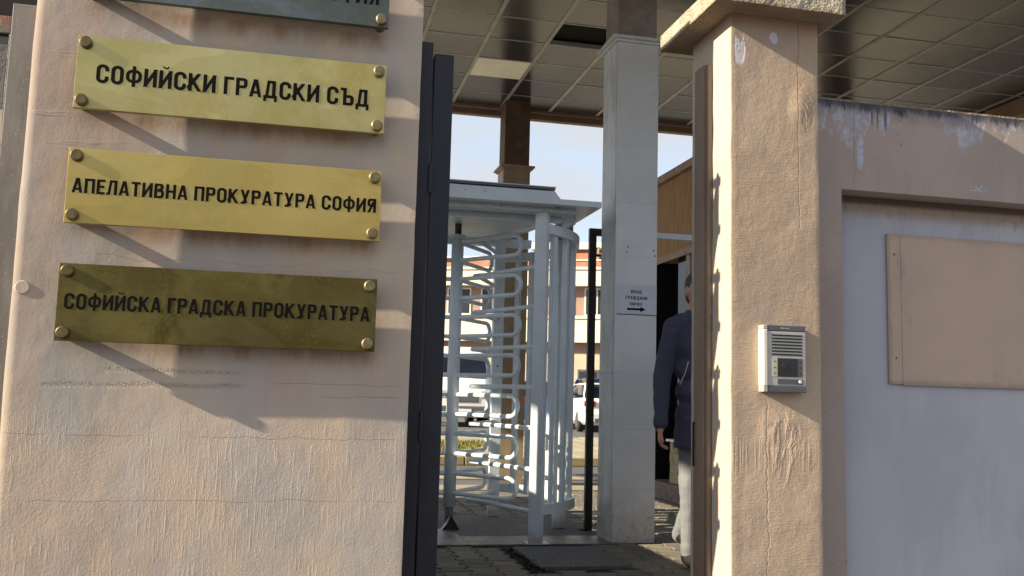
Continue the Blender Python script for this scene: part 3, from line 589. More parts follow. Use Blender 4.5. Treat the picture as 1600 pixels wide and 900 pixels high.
for z in (1.556, 1.175): mk('screw', disc_y(2.111, z, 3.0185, 3.022, .0042, 12, .001), M['steel'], bd); mk('screw_slot', disc_y(2.111, z, 3.0181, 3.0186, .0016, 8), M['black'], bd)

# ================================================================== CANOPY OF THE COURT HOUSE
cn = thing('entrance_canopy', 'broad flat canopy with glossy cassette ceiling over the entrance', 'canopy', (2, 10.9, 4.4))
CZ = 4.5
bm = bmesh.new(); box(bm, -5.7, 16, 3.3, 10.93, 4.62, 4.9); mk('roof_slab', bm, M['fascia'], cn)
mk('rear_fascia', B(-5.7, 16, 10.93, 11.03, 4.40, 5.3), M['fascia'], cn, .01); mk('left_fascia', B(-5.80, -5.702, 3.2, 11.03, 4.32, 5.3), M['fascia'], cn); mk('front_fascia', B(-5.7, 16, 3.2, 3.298, 4.40, 5.3), M['fascia'], cn)
mk('shadow_gap', B(-5.69, 16, 10.868, 10.925, 4.47, 4.61), M['pinkwall'], cn)
X0, XS, Y0, YS = 1.63-.605*3, .605, 8.18-.55*4, .55
t0 = None; rest = bmesh.new(); rbm = bmesh.new()
for i in range(0, 17):
    for j in range(0, 9):
        xa, ya = X0+i*XS, Y0+j*YS; yb = min(ya+YS, 10.86)
        if yb-ya < .1: continue
        cx, cy = xa+XS/2, (ya+yb)/2
        if i == 4 and j == 4: mk('missing_tile', B(xa+.02, xa+XS-.02, ya+.01, yb-.01, 4.56, 4.61), M['void'], cn); continue
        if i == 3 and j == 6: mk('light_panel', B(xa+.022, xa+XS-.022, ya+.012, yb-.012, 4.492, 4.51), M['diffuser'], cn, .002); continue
        tb = B(-XS/2+.020, XS/2-.020, -(yb-ya)/2+.009, (yb-ya)/2-.009, 0, .012)
        if abs(yb-ya-YS) < 1e-6:
            if t0 is None: bmesh.ops.bevel(tb, geom=list(tb.edges), offset=.003, segments=1, affect='EDGES'); t0 = o = mk('ceiling_tile', tb, M['tile'], cn, local=True)
            else: tb.free(); o = t0.copy(); COL.objects.link(o)
        else: o = mk('ceiling_tile', tb, M['tile'], cn, local=True)
        o.parent = cn; o.location = (cx-2, cy-10.9, CZ-4.4+random.uniform(-.002, .002)); o.rotation_euler = (random.uniform(-.003, .003), random.uniform(-.003, .003), 0)
for i in range(0, 18):
    x = X0+i*XS; mk('main_runner', B(x-.019, x+.019, Y0, 10.865, 4.494, 4.55), M['runner'], cn)
for j in range(0, 9):
    y = Y0+j*YS
    if y < 10.8: tag(mk('cross_runner', B(X0, X0+17*XS, y-.0085, y+.0085, 4.4965, 4.545), M['runner'], cn))
mk('ceiling_field', B(-5.69, X0-.02, 3.31, 10.86, 4.5, 4.55), M['tile'], cn); mk('ceiling_field', B(X0-.018, 15.9, 3.31, Y0-.01, 4.5, 4.55), M['tile'], cn); mk('ceiling_field', B(X0+17*XS+.02, 15.9, Y0, 10.86, 4.5, 4.55), M['tile'], cn)
mk('right_beam', B(7.76, 8.05, 3.31, 10.86, 4.30, 4.4935), M['fascia'], cn, .006)
# unseen storey added above the canopy to throw the long shadow over the yard
up = mk('shadow_storey', B(-5.2, 15.5, 3.6, 10.6, 5.31, 9.0), M['beige'], None); tag(up, 'unseen beige storey above the canopy, added for its shadow on the yard', 'building')

def column(x0, y0, mat, neckmat, ztop, label, seams, cap_z, w=.325, group='stone clad columns under the canopy'):
    t = thing('column', label, 'column', (x0+w/2, y0+w/2, 0), group)
    mk('core', B(x0+.022, x0+w-.022, y0+.022, y0+w-.022, -.01, cap_z-.002), M['neck'], t)
    zz = [0]+seams+[cap_z]
    for a, b_ in zip(zz, zz[1:]):
        mk('cladding_slab', B(x0+.004, x0+w-.004, y0, y0+.019, a+.0003, b_-.0005), mat, t, .0006, seg=1)
        mk('cladding_slab', B(x0, x0+.019, y0+.024, y0+w-.004, a+.0003, b_-.0005), mat, t, .0006, seg=1)
        mk('cladding_slab', B(x0+w-.019, x0+w, y0+.024, y0+w-.004, a+.0003, b_-.0005), mat, t, .0006, seg=1)
        mk('cladding_slab', B(x0+.022, x0+w-.022, y0+w-.019, y0+w, a+.0003, b_-.0005), mat, t, .0006, seg=1)
    bm = B(x0-.045, x0+w+.045, y0-.045, y0+w+.045, cap_z, cap_z+.022); box(bm, x0-.022, x0+w+.022, y0-.022, y0+w+.022, cap_z-.018, cap_z-.0005); mk('cap_moulding', bm, mat, t)
    mk('neck', B(x0+.01, x0+w-.012, y0+.02, y0+w-.012, cap_z+.0225, ztop), neckmat, t, .003)
    return t
cA = column(2.180, 6.38, M['stone'], M['neck'], 4.5, 'pale grey stone column carrying the white entry sign', [.37, .79, 1.19, 1.61, 2.03, 2.43, 2.85, 3.26], 3.655)
bm = bmesh.new()
for (x, z) in ((2.28, 2.10), (2.268, 2.06), (2.475, 2.085), (2.487, 2.045)): 
    d = disc_y(x, z, 6.3785, 6.381, .006, 10); me = bpy.data.meshes.new('t'); d.to_mesh(me); d.free(); bm.from_mesh(me); bpy.data.meshes.remove(me)
mk('drill_hole', bm, M['black'], cA)
column(2.215, 10.55, M['ochre'], M['brownneck'], 4.5, 'slim ochre stone column seen behind the turnstile', [.41, .82, 1.23, 1.64, 2.05, 2.46, 2.87, 3.28], 3.68)
column(6.52, 10.55, M['ochre'], M['brownneck'], 4.5, 'ochre column hidden behind the boundary wall, mirrored in the ceiling', [.41, .82, 1.23, 1.64, 2.05, 2.46, 2.87, 3.28], 3.68)
column(6.50, 6.38, M['stone'], M['neck'], 4.5, 'pale grey column beyond the right edge of the frame', [.37, .79, 1.19, 1.61, 2.03, 2.43, 2.85, 3.26], 3.655)
# entry sign
sg2 = thing('entry_sign', 'white sheet reading ВХОД ГРАЖДАНИ ENTRY with an arrow', 'sign', (2.35, 6.38, 1.6))
mk('sheet', B(2.200, 2.500, 6.3745, 6.3785, 1.612, 1.824), M['signwhite'], sg2); mk('sheet_edge', B(2.199, 2.501, 6.374, 6.3788, 1.607, 1.611), M['darkgrey'], sg2)
lettering('ВХОД', 2.303, 2.385, 1.763, .022, 6.3744, M['ink'], sg2); lettering('ГРАЖДАНИ', 2.262, 2.428, 1.719, .022, 6.3744, M['ink'], sg2); lettering('ENTRY', 2.297, 2.389, 1.674, .021, 6.3744, M['ink'], sg2)
mk('arrow', poly([(2.275, 1.640), (2.375, 1.640), (2.375, 1.629), (2.417, 1.6475), (2.375, 1.666), (2.375, 1.655), (2.275, 1.655)], .0008, 'y', 6.3736), M['ink'], sg2)

# ================================================================== TURNSTILE
ts = thing('turnstile', 'white full height turnstile with looped tube arms and flat roof', 'turnstile', (1.15, 7.13, 0))
AX, AY = 1.15, 7.13
bm = B(1.587, 1.673, 6.317, 6.403, .006, 2.3148); bmesh.ops.rotate(bm, verts=bm.verts, cent=(1.63, 6.36, 0), matrix=Matrix.Rotation(R(-30), 3, 'Z')); mk('front_post', bm, M['white'], ts, .004)
mk('post_foot', B(1.555, 1.715, 6.29, 6.43, .0075, .014), M['white'], ts); mk('post_head', B(1.545, 1.70, 6.315, 6.42, 2.315, 2.331), M['white'], ts, .001)
mk('rear_post', B(1.585, 1.675, 7.79, 7.86, .006, 2.33), M['white'], ts, .004)
mk('outer_post', B(1.945, 2.045, 7.06, 7.115, .006, 2.33), M['white'], ts, .012); mk('outer_post_fin', B(2.0475, 2.066, 7.03, 7.10, .23, 2.2), M['white'], ts, .003)
for z0_, z1_ in ((.20, .27), (2.155, 2.225)):       # curved bands
    bm = bmesh.new(); ri, ro = .915, .945; n = 40; rows = []
    for k in range(n+1):
        a = R(-58+k*114/n); rows.append([bm.verts.new((AX+r*math.cos(a), AY+r*math.sin(a), z)) for r, z in ((ri, z0_), (ro, z0_), (ro, z1_), (ri, z1_))])
    for p, q in zip(rows, rows[1:]):
        for k in range(4): bm.faces.new((p[k], p[(k+1) % 4], q[(k+1) % 4], q[k]))
    bmesh.ops.recalc_face_normals(bm, faces=bm.faces); mk('curved_band', bm, M['white'], ts)
for a in (-49, -37, -20, 14, 36, 45):
    x, y = AX+.90*math.cos(R(a)), AY+.90*math.sin(R(a)); w = .021
    bm = B(x-w, x+w, y-w, y+w, .20, 2.22); bmesh.ops.rotate(bm, verts=bm.verts, cent=(x, y, 0), matrix=Matrix.Rotation(R(a), 3, 'Z')); mk('cage_bar', bm, M['white'], ts, .004)
for k in range(13):                                  # the left, curved half of the cage
    a = 122+k*9.6; x, y = AX+.90*math.cos(R(a)), AY+.90*math.sin(R(a)); w = .024
    bm = B(x-w*.6, x+w*.6, y-w, y+w, .20, 2.22); bmesh.ops.rotate(bm, verts=bm.verts, cent=(x, y, 0), matrix=Matrix.Rotation(R(a), 3, 'Z')); mk('cage_bar', bm, M['white'], ts)
for z0_, z1_ in ((.20, .27), (1.10, 1.19), (2.155, 2.225)):
    bm = bmesh.new(); ri, ro = .915, .945; n = 40; rows = []
    for k in range(n+1):
        a = R(118+k*124/n); rows.append([bm.verts.new((AX+r*math.cos(a), AY+r*math.sin(a), z)) for r, z in ((ri, z0_), (ro, z0_), (ro, z1_), (ri, z1_))])
    for p, q in zip(rows, rows[1:]):
        for k in range(4): bm.faces.new((p[k], p[(k+1) % 4], q[(k+1) % 4], q[k]))
    bmesh.ops.recalc_face_normals(bm, faces=bm.faces); mk('curved_band', bm, M['white'], ts)
for y in (6.33, 7.84): mk('left_post', B(.63, .71, y, y+.085, .006, 2.33), M['white'], ts, .004)
for k in range(8):                                   # fixed hairpins closing the right side
    z = 2.205-.284*k; P = [Vector((1.60, 6.40, z))]
    tip = Vector((1.31, 7.12, z)); rr_ = .055
    d1 = (tip-Vector((1.60, 6.40, z))).normalized(); d2_ = (Vector((1.62, 7.79, z))-tip).normalized()
    A_ = tip-d1*.09; C_ = tip+d2_*.09
    pts = [Vector((1.60, 6.40, z))]+[A_*(1-t)**2+Vector((1.235, 7.13, z))*2*t*(1-t)+C_*t*t for t in [i/10 for i in range(11)]]+[Vector((1.62, 7.80, z))]
    bm = bmesh.new(); tube(bm, pts, .0165, 12); mk('hairpin_bar', bm, M['white'], ts, smooth=True)
rot = mk('rotor', cyl(AX, AY, .165, 2.20, .047, 28), M['white'], ts, smooth=False)
for p in rot.data.polygons: p.use_smooth = len(p.vertices) == 4
mk('rotor_collar', cyl(AX, AY, 2.2005, 2.235, .060, 28), M['white'], ts); mk('spindle', cyl(AX, AY, 2.2355, 2.44, .026, 20), M['rust'], ts); mk('spindle_foot', cyl(AX, AY, .008, .164, .034, 20), M['plate'], ts)
mk('floor_bearing', poly([(1.085, .008), (1.215, .008), (1.19, .05), (1.15, .115), (1.12, .05)], .07, 'y', 7.02), M['black'], ts)
for wi, ang in enumerate((-52, 54, 180)):
    u = Vector((math.cos(R(ang)), math.sin(R(ang)), 0)); c0 = Vector((AX, AY, 0))
    for k in range(7):
        zt = 2.183-.295*k; zb = zt-.148; r_ = .074; Lr = .64-r_
        pts = [c0+u*.04+Vector((0, 0, zt))]+[c0+u*(Lr+r_*math.sin(R(t)))+Vector((0, 0, (zt+zb)/2+r_*math.cos(R(t)))) for t in range(0, 181, 15)]+[c0+u*.04+Vector((0, 0, zb))]
        bm = bmesh.new(); tube(bm, pts, .0165, 12); mk('arm_loop', bm, M['white'], rot, smooth=True)
        if wi == 0 and k >= 4:
            for zz in (zt, zb):
                bm = bmesh.new(); tube(bm, [c0+u*(Lr-.03)+Vector((0, 0, zz)), c0+u*(Lr+.0)+Vector((0, 0, zz))], .0185, 12); mk('tube_sleeve', bm, M['white'], rot, smooth=True)
# roof of the turnstile
pf = [(-.10, 2.375), (1.715, 2.375), (1.672, 2.428), (-.10, 2.428)]
mk('roof_box', poly([(x, z) for x, z in pf], 1.6, 'y', 6.20), M['white'], ts); mk('roof_cover', B(-.12, 1.672, 6.185, 7.82, 2.4345, 2.449), M['darkgrey'], ts)
mk('roof_cover_sheet', B(-.13, 1.675, 6.18, 7.83, 2.4495, 2.455), M['white'], ts)
mk('roof_plate', B(-.12, 2.012, 6.19, 6.82, 2.333, 2.3738), M['white'], ts, .002)
mk('roof_underside', B(-.10, 1.72, 6.83, 8.0, 2.345, 2.3735), M['white'], ts)
mk('roof_beam', B(-.10, 1.86, 6.30, 6.45, 2.30, 2.3325), M['white'], ts, .002); mk('roof_beam', B(-.10, 1.80, 6.46, 6.50, 2.255, 2.3323), M['white'], ts, .002); mk('roof_beam', B(-.10, 1.9, 7.78, 7.87, 2.28, 2.344), M['white'], ts, .002)
mk('roof_gusset', B(1.89, 1.915, 6.50, 6.81, 2.262, 2.3325), M['white'], ts); mk('roof_gusset', B(1.87, 1.99, 6.815, 7.2, 2.24, 2.33), M['neck'], ts)
mk('round_lid', cyl(AX, AY, 2.325, 2.344, .62, 48), M['white'], ts)
for x in (.99, 1.13): mk('roof_screw', disc_y(x+.05, 2.395, 6.1975, 6.2, .004, 10), M['black'], ts)
mk('vent_slot', B(1.70, 1.745, 6.28, 6.31, 2.3315, 2.3328), M['black'], ts)
for k in range(5):
    mk('post_bolt', disc_y(1.63, 2.05-.40*k, 7.787, 7.792, .007, 10), M['black'], ts)

# black barrier frame
bf = thing('barrier_frame', 'slim black square tube frame between turnstile and column', 'fence frame', (2.2, 6.96, 0))
mk('upright', B(2.168, 2.226, 6.96, 7.00, .004, 2.274), M['black'], bf, .004); mk('top_rail', B(2.168, 2.62, 6.961, 7.001, 2.2745, 2.332), M['black'], bf, .006); mk('base_plate', B(2.13, 2.27, 6.93, 7.03, -.001, .006), M['black'], bf)
mk('glare_rail', B(2.6205, 3.735, 6.965, 6.999, 2.285, 2.332), M['white'], bf, .003); mk('catch', B(2.2265, 2.33, 6.97, 6.99, 2.11, 2.13), M['black'], bf)  # right stretch of the black rail, its sun glare painted in as white
for k in range(2): mk('bolt', disc_y(2.175+.05*k, 2.17, 6.953, 6.962, .008, 8), M['black'], bf)

# ================================================================== GATEHOUSE ON THE RIGHT
gh = thing('gatehouse', 'ochre rendered gatehouse with dark opening behind the man', 'gatehouse', (4.5, 8.5, 0))
XW = 3.737; GY = 7.35
bm = B(XW, 6.2, GY, 9.75, 2.50, 3.32); mk('upper_wall', bm, M['gatehouse'], gh)
mk('roof_edge', B(XW-.06, 6.3, GY-.05, 9.82, 3.3205, 3.40), M['fascia'], gh, .006); mk('lintel_lip', B(XW-.02, XW-.0005, GY, 9.75, 2.46, 2.53), M['fascia'], gh)
mk('lower_wall', B(XW, XW+.25, GY, 9.12, .166, .585), M['moss'], gh); mk('window_sill', B(XW-.04, XW+.2, GY, 9.14, .586, .61), M['stone'], gh, .004)
for i in range(6):
    for j in range(4):
        y = 9.11-(i+1)*.30-(.15 if j % 2 else 0); mk('stone_block', B(XW-.012, XW-.0005, y+.004, min(y+.296, 9.118), .168+j*.104, .168+j*.104+.099), M['moss'], gh, .004, seg=1)
mk('plinth', B(XW-.05, XW+.25, GY-.02, 9.9, -.01, .164), M['plinth'], gh, .008)
mk('corner_pier', B(XW, XW+.25, 9.62, 9.75, .165, 2.499), M['void'], gh)  # pier coloured near-black, the darkness of the opening put into its colour
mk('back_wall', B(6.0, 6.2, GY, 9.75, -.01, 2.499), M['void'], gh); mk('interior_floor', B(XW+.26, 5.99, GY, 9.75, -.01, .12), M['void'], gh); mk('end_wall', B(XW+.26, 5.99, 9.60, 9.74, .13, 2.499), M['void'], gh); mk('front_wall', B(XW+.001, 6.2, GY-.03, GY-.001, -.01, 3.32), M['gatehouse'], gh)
mk('window_mullion', B(XW+.01, XW+.06, 8.66, 8.76, .612, 2.498), M['neck'], gh)
mk('window_glass', B(XW+.07, XW+.078, GY, 9.1, .612, 2.498), M['glass'], gh)

# unseen low wall added on the left to cast shade over the entrance floor
lw = mk('shadow_wall', B(-1.0, -.9, 4.3, 8.9, -.01, (2.37+.9)*.46), M['moss'], None); tag(lw, 'unseen low wall left of the entrance, added for its shadow', 'wall')

fp = thing('shade_post', 'unseen white square post left of the turnstile, added to shade the column', 'shade post', (.60, 6.12, 0))  # unseen post added only to keep the sun off the column front
mk('post', B(.56, .64, 6.072, 6.178, .0, 1.95), M['white'], fp, .003); mk('cap', B(.55, .65, 6.062, 6.188, 1.951, 1.962), M['white'], fp, .002)
# ================================================================== PERSON
pers = thing('person', 'man in navy coat and pale grey trousers walking behind the pillar', 'person', (2.42, 5.45, 0))
def ball(bm, c, r, s=(1, 1, 1), seg=20):
    mt = Matrix.Translation(c) @ Matrix.Diagonal((r*s[0], r*s[1], r*s[2], 1)); bmesh.ops.create_uvsphere(bm, u_segments=seg, v_segments=seg//2+2, radius=1, matrix=mt)
def limb(bm, pts, rs, sub=6):
    for i in range(len(pts)-1):
        a, b_ = Vector(pts[i]), Vector(pts[i+1]); tube(bm, [a.lerp(b_, t/sub) for t in range(sub+1)], [rs[i]+(rs[i+1]-rs[i])*t/sub for t in range(sub+1)], 14)
        ball(bm, a, rs[i], seg=14)
    ball(bm, pts[-1], rs[-1], seg=14)
def remeshed(name, bm, mat, parent, vox, smooth=6, fold=0.0, cut=None):
    o = mk(name, bm, mat, parent); md = o.modifiers.new('r', 'REMESH'); md.mode = 'VOXEL'; md.voxel_size = vox; md.use_smooth_shade = True
    ms = o.modifiers.new('s', 'SMOOTH'); ms.iterations = smooth; ms.factor = .5
    dg = bpy.context.evaluated_depsgraph_get(); dg.update(); me = bpy.data.meshes.new_from_object(o.evaluated_get(dg)); o.modifiers.clear(); old = o.data; o.data = me; bpy.data.meshes.remove(old)
    if not me.materials: me.materials.append(mat)
    if fold:
        for v in me.vertices:
            p = v.co; n_ = noise.noise(Vector((p.x*9, p.y*9, p.z*5)))*fold + noise.noise(Vector((p.x*5+3, p.y*5, p.z*22)))*fold*.6; v.co += v.normal*n_
    for p in me.polygons: p.use_smooth = True
    return o
px, py = 2.42, 5.45
bm = bmesh.new()                                                    # body: one surface from head to calves and hands
ball(bm, (px, py-.005, 1.695), .088, (.88, 1.08, 1.22), 28); ball(bm, (px, py-.035, 1.635), .055, (.95, .95, 1.0)); ball(bm, (px, py-.068, 1.605), .024, (1.1, 1, .8))
bmn = [(px, py-.093, 1.70), (px, py-.112, 1.668), (px, py-.100, 1.655)]; limb(bm, bmn, [.009, .014, .011], 3)
for s_ in (-1, 1):
    ball(bm, (px+s_*.034, py-.083, 1.722), .016, (1.3, .6, .5), 10); ball(bm, (px+s_*.040, py-.065, 1.672), .024, (1, .8, 1), 12); ball(bm, (px+s_*.080, py+.008, 1.685), .030, (.35, .75, 1.1), 14)
ball(bm, (px, py-.090, 1.628), .013, (1.9, .7, .55), 12)
limb(bm, [(px, py+.01, 1.62), (px, py+.015, 1.50)], [.056, .062]); ball(bm, (px, py+.01, 1.32), .13, (1.05, .68, 1.6)); ball(bm, (px, py+.01, 1.02), .11, (1.05, .72, 1.8))
for s_ in (-1, 1): limb(bm, [(px+s_*.070, py, .93), (px+s_*.075, py-.02, .50), (px+s_*.06, py+.02, .12)], [.055, .045, .036])
def hand(bm, w, down, out, fwd):
    w, down, out, fwd = Vector(w), Vector(down), Vector(out), Vector(fwd)
    limb(bm, [w-down*.05, w+down*.01], [.026, .024], 3)
    for q in (-.026, -.009, .009, .026): limb(bm, [w+down*.012+fwd*q*.6, w+down*.075+fwd*q], [.014, .0125], 4)
    for q, l, c in ((-.028, .056, .75), (-.0095, .068, .85), (.0095, .070, .95), (.027, .062, 1.05)):
        b0 = w+down*.080+fwd*q; k1 = b0+(down*.94+out*-c*.5).normalized()*l*.45; k2 = k1+(down*.8+out*-c*1.6).normalized()*l*.32; k3 = k2+(down*.55+out*-c*2.2).normalized()*l*.25
        limb(bm, [b0, k1, k2, k3], [.0098, .009, .0082, .007], 3)
    t0_ = w+down*.028-fwd*.026; t1 = t0_+(down*.75-fwd*.6-out*.2).normalized()*.038; t2 = t1+(down*.95-fwd*.2-out*.35).normalized()*.030
    limb(bm, [t0_, t1, t2], [.0135, .0112, .009], 4)
# right arm (image left): shoulder -> elbow -> wrist
sh, el, wr = Vector((px-.168, py, 1.465)), Vector((px-.228, py+.02, 1.16)), Vector((px-.270, py-.05, .845))
limb(bm, [sh, el, wr], [.042, .034, .025]); dn_ = (wr-el).normalized()
hand(bm, wr+dn_*.01, dn_, Vector((-1, 0, 0)), Vector((.35, .94, 0)).normalized())
sh2, el2, wr2 = Vector((px+.185, py, 1.475)), Vector((px+.235, py+.06, 1.17)), Vector((px+.24, py+.02, .88)); limb(bm, [sh2, el2, wr2], [.042, .034, .025]); d3 = (wr2-el2).normalized()
hand(bm, wr2+d3*.01, d3, Vector((1, 0, 0)), Vector((-.2, .98, 0)).normalized())
remeshed('body', bm, M['skin'], pers, .0052, 3)
bm = bmesh.new()                                                    # hair
ball(bm, (px, py+.018, 1.722), .092, (.90, 1.05, 1.08), 26); ball(bm, (px, py+.045, 1.66), .070, (1.0, .7, 1.0)); ball(bm, (px-.04, py-.04, 1.772), .040, (1, 1, .6)); ball(bm, (px+.03, py-.045, 1.774), .042, (1, 1, .6))
hr_ = remeshed('hair', bm, M['hair'], pers, .007, 2, .006)
for s_ in (-1, 1): mk('eye', (lambda b_: (ball(b_, (px+s_*.033, py-.080, 1.700), .0085, seg=12), b_)[1])(bmesh.new()), M['ink'], pers, smooth=True)
bm = bmesh.new()                                                    # coat
ball(bm, (px, py+.01, 1.36), .165, (1.05, .74, 1.1), 26); limb(bm, [(px-.12, py+.01, 1.475), (px+.12, py+.01, 1.475)], [.072, .072])
for z_, w_ in ((1.2, .148), (1.05, .146), (.92, .150), (.80, .154), (.74, .156)): ball(bm, (px, py+.005, z_), w_, (1.04, .74, .75), 24)
tube(bm, [(px, py, .90), (px, py, .70)], [.142, .158], 28)
for c_ in (-1, 1): limb(bm, [(px+c_*.15, py+.005, 1.465), (px+c_*.16, py+.005, 1.45)], [.064, .062])
limb(bm, [sh, el, wr-dn_*.02], [.060, .056, .041]); limb(bm, [sh2, el2, wr2], [.076, .062, .048])
limb(bm, [(px-.05, py-.055, 1.50), (px-.06, py+.02, 1.54), (px, py+.075, 1.55), (px+.06, py+.02, 1.54), (px+.05, py-.055, 1.50)], [.022, .028, .028, .028, .022])
cut = remeshed('coat', bm, M['coat'], pers, .008, 3, .013)
zb = .715                                                           # a clean flat hem
for v in cut.data.vertices:
    if v.co.z < zb: v.co.z = zb
bm = bmesh.new(); tube(bm, [(px-.150, py-.062, 1.10), (px-.128, py-.088, 1.17), (px-.112, py-.098, 1.24)], .0035, 6); mk('pocket_zip', bm, M['silver'], pers)
for s_ in (-1, 1):
    bm = bmesh.new(); tube(bm, [(px+s_*.085, py+.03, 1.535), (px+s_*.078, py-.045, 1.515), (px+s_*.045, py-.105, 1.475), (px+s_*.012, py-.135, 1.42)], [.012, .016, .017, .008], 10); mk('collar_fold', bm, M['coat'], pers, smooth=True)
bm = bmesh.new(); tube(bm, [wr-dn_*.032, wr-dn_*.006], [.0455, .0445], 20); mk('cuff', bm, M['coat'], pers, smooth=True)
for z_ in (1.36, 1.22, 1.08, .94): mk('coat_button', disc_y(px+.018, z_, py-.155, py-.13, .010, 14, .002), M['black'], pers)
bm = bmesh.new(); tube(bm, [(px, py-.130, 1.46), (px, py-.146, 1.36), (px, py-.135, 1.15), (px, py-.132, .95), (px, py-.14, .74)], .0045, 6); mk('front_placket', bm, M['coat'], pers)
bm = bmesh.new()                                                    # trousers, mid stride
ball(bm, (px, py+.01, .86), .125, (1.05, .78, .9)); limb(bm, [(px-.062, py, .84), (px-.074, py-.05, .48), (px-.060, py-.02, .075)], [.080, .066, .058]); limb(bm, [(px+.06, py, .84), (px+.060, py+.12, .48), (px+.035, py+.36, .14)], [.085, .068, .058])
tr = remeshed('trousers', bm, M['trousers'], pers, .008, 4, .010)
for s_, fy, a_ in ((-.072, -.03, 0), (.035, .37, .08)):
    bm = bmesh.new(); ball(bm, (px+s_, py+fy-.07, .045+a_), .055, (.85, 2.2, .75)); ball(bm, (px+s_, py+fy+.01, .06+a_), .05, (.9, 1.2, 1.0)); sh_ = remeshed('shoe', bm, M['shoe'], pers, .008, 2)
    for v in sh_.data.vertices: v.co.z = max(v.co.z, a_+.004)

# ================================================================== FAR BUILDING
bu = R(-22.97); org = Vector((10.043, 42.107, 0))
fb = thing('office_building', 'long cream and pink office block with red roof beyond the cars', 'building', org, rz=bu)
def fbx(name, a0, a1, b0, b1, z0, z1, mt, bev=0, par=None): return mk(name, B(a0, a1, b0, b1, z0, z1), M[mt], par or fb, bev, local=True)
A0, A1 = -14, 26
fbx('ground_wall', A0, A1, 0, 10, -.2, 3.49, 'beige'); fbx('shade_band', A0, A1, -.03, -.002, 3.02, 3.49, 'pinkwall')  # the darker strip paints in the shade below the overhanging storey band
fbx('storey_band', A0, A1, -.55, 10, 3.50, 4.56, 'cream'); fbx('sill_ledge', A0, A1, -.62, -.3, 4.565, 4.70, 'cream')
fbx('upper_wall', A0, A1, 0, 10, 4.71, 6.07, 'pinkwall'); fbx('cornice_band', A0, A1, -.55, 10, 6.08, 6.80, 'cream'); fbx('gutter', A0, A1, -.62, -.4, 6.81, 6.93, 'frame')
fbx('gutter_shadow', A0, A1, -.40, 10, 6.805, 6.86, 'pinkwall')
mk('mansard_roof', poly([(-.38, 6.87), (.42, 7.86), (9, 7.86), (9, 6.87)], A1-.3, 'x', .3) , M['redroof'], fb, local=True)
mk('mansard_roof', poly([(-.38, 6.87), (.30, 7.45), (9, 7.45), (9, 6.87)], -A0+.2, 'x', A0), M['redroof'], fb, local=True)
fbx('attic_band', .2, A1, .1, 9, 7.865, 8.18, 'cream'); fbx('roof_rail', .2, A1, -.12, -.02, 7.28, 7.34, 'cream'); fbx('roof_rail', A0, .2, .2, .3, 7.47, 7.55, 'frame')
for a in (1.6, 3.35, 4.9, 7, 9): fbx('rail_post', a-.05, a+.05, -.10, .1, 7.2, 7.95, 'pinkwall')
w0 = None
for k in range(16):
    a = -10.2+k*1.62
    for (z0_, z1_, nm) in ((4.74, 6.02, 'window'),):
        wn = fbx(nm, a, a+1.15, -.05, -.003, z0_, z1_, 'frame')
        fbx('pane', a+.07, a+.54, -.06, -.051, z0_+.08, z1_-.08, 'glass', 0, wn); fbx('pane', a+.61, a+1.08, -.06, -.051, z0_+.08, z1_-.08, 'glass', 0, wn)
for k in range(7):
    a = -9.8+k*4.1
    wn = fbx('ground_window', a, a+.95, -.05, -.003, .9, 2.3, 'trim'); fbx('pane', a+.08, a+.87, -.06, -.051, 1.0, 2.2, 'glass', 0, wn)

# ================================================================== VEHICLES
def loft(stations, mat, name, parent, smooth=True):
    """stations: (y, [(halfwidth, z)...] bottom->top); mirrored"""
    bm = bmesh.new(); rings = []
    for y, pr_ in stations:
        rings.append([bm.verts.new((w, y, z)) for w, z in pr_]+[bm.verts.new((-w, y, z)) for w, z in pr_[::-1]])
    n = len(rings[0])
    for a, b_ in zip(rings, rings[1:]):
        for k in range(n): bm.faces.new((a[k], a[(k+1) % n], b_[(k+1) % n], b_[k]))
    bm.faces.new(rings[0][::-1]); bm.faces.new(rings[-1]); bmesh.ops.recalc_face_normals(bm, faces=bm.faces)
    o = mk(name, bm, mat, parent, local=True)
    if smooth:
        md = o.modifiers.new('b', 'BEVEL'); md.width = .05; md.segments = 3; md.limit_method = 'ANGLE'; md.angle_limit = R(25)
        for p in o.data.polygons: p.use_smooth = True
    return o
def lb(name, a, mat, parent, bev=0): return mk(name, B(*a), mat, parent, bev, local=True)
def wheel(t, x, y, r=.32, w=.2):
    bm = bmesh.new(); tube(bm, [(x-w/2, y, r), (x-w/2+.03, y, r), (x+w/2-.03, y, r), (x+w/2, y, r)], [r-.03, r, r, r-.03], 28); wl = mk('wheel', bm, M['tyre'], t, local=True)
    bm = bmesh.new(); s_ = 1 if x > 0 else -1; tube(bm, [(x+s_*(w/2-.02), y, r), (x+s_*(w/2+.012), y, r)], r*.62, 20); mk('rim', bm, M['rim'], wl, local=True)
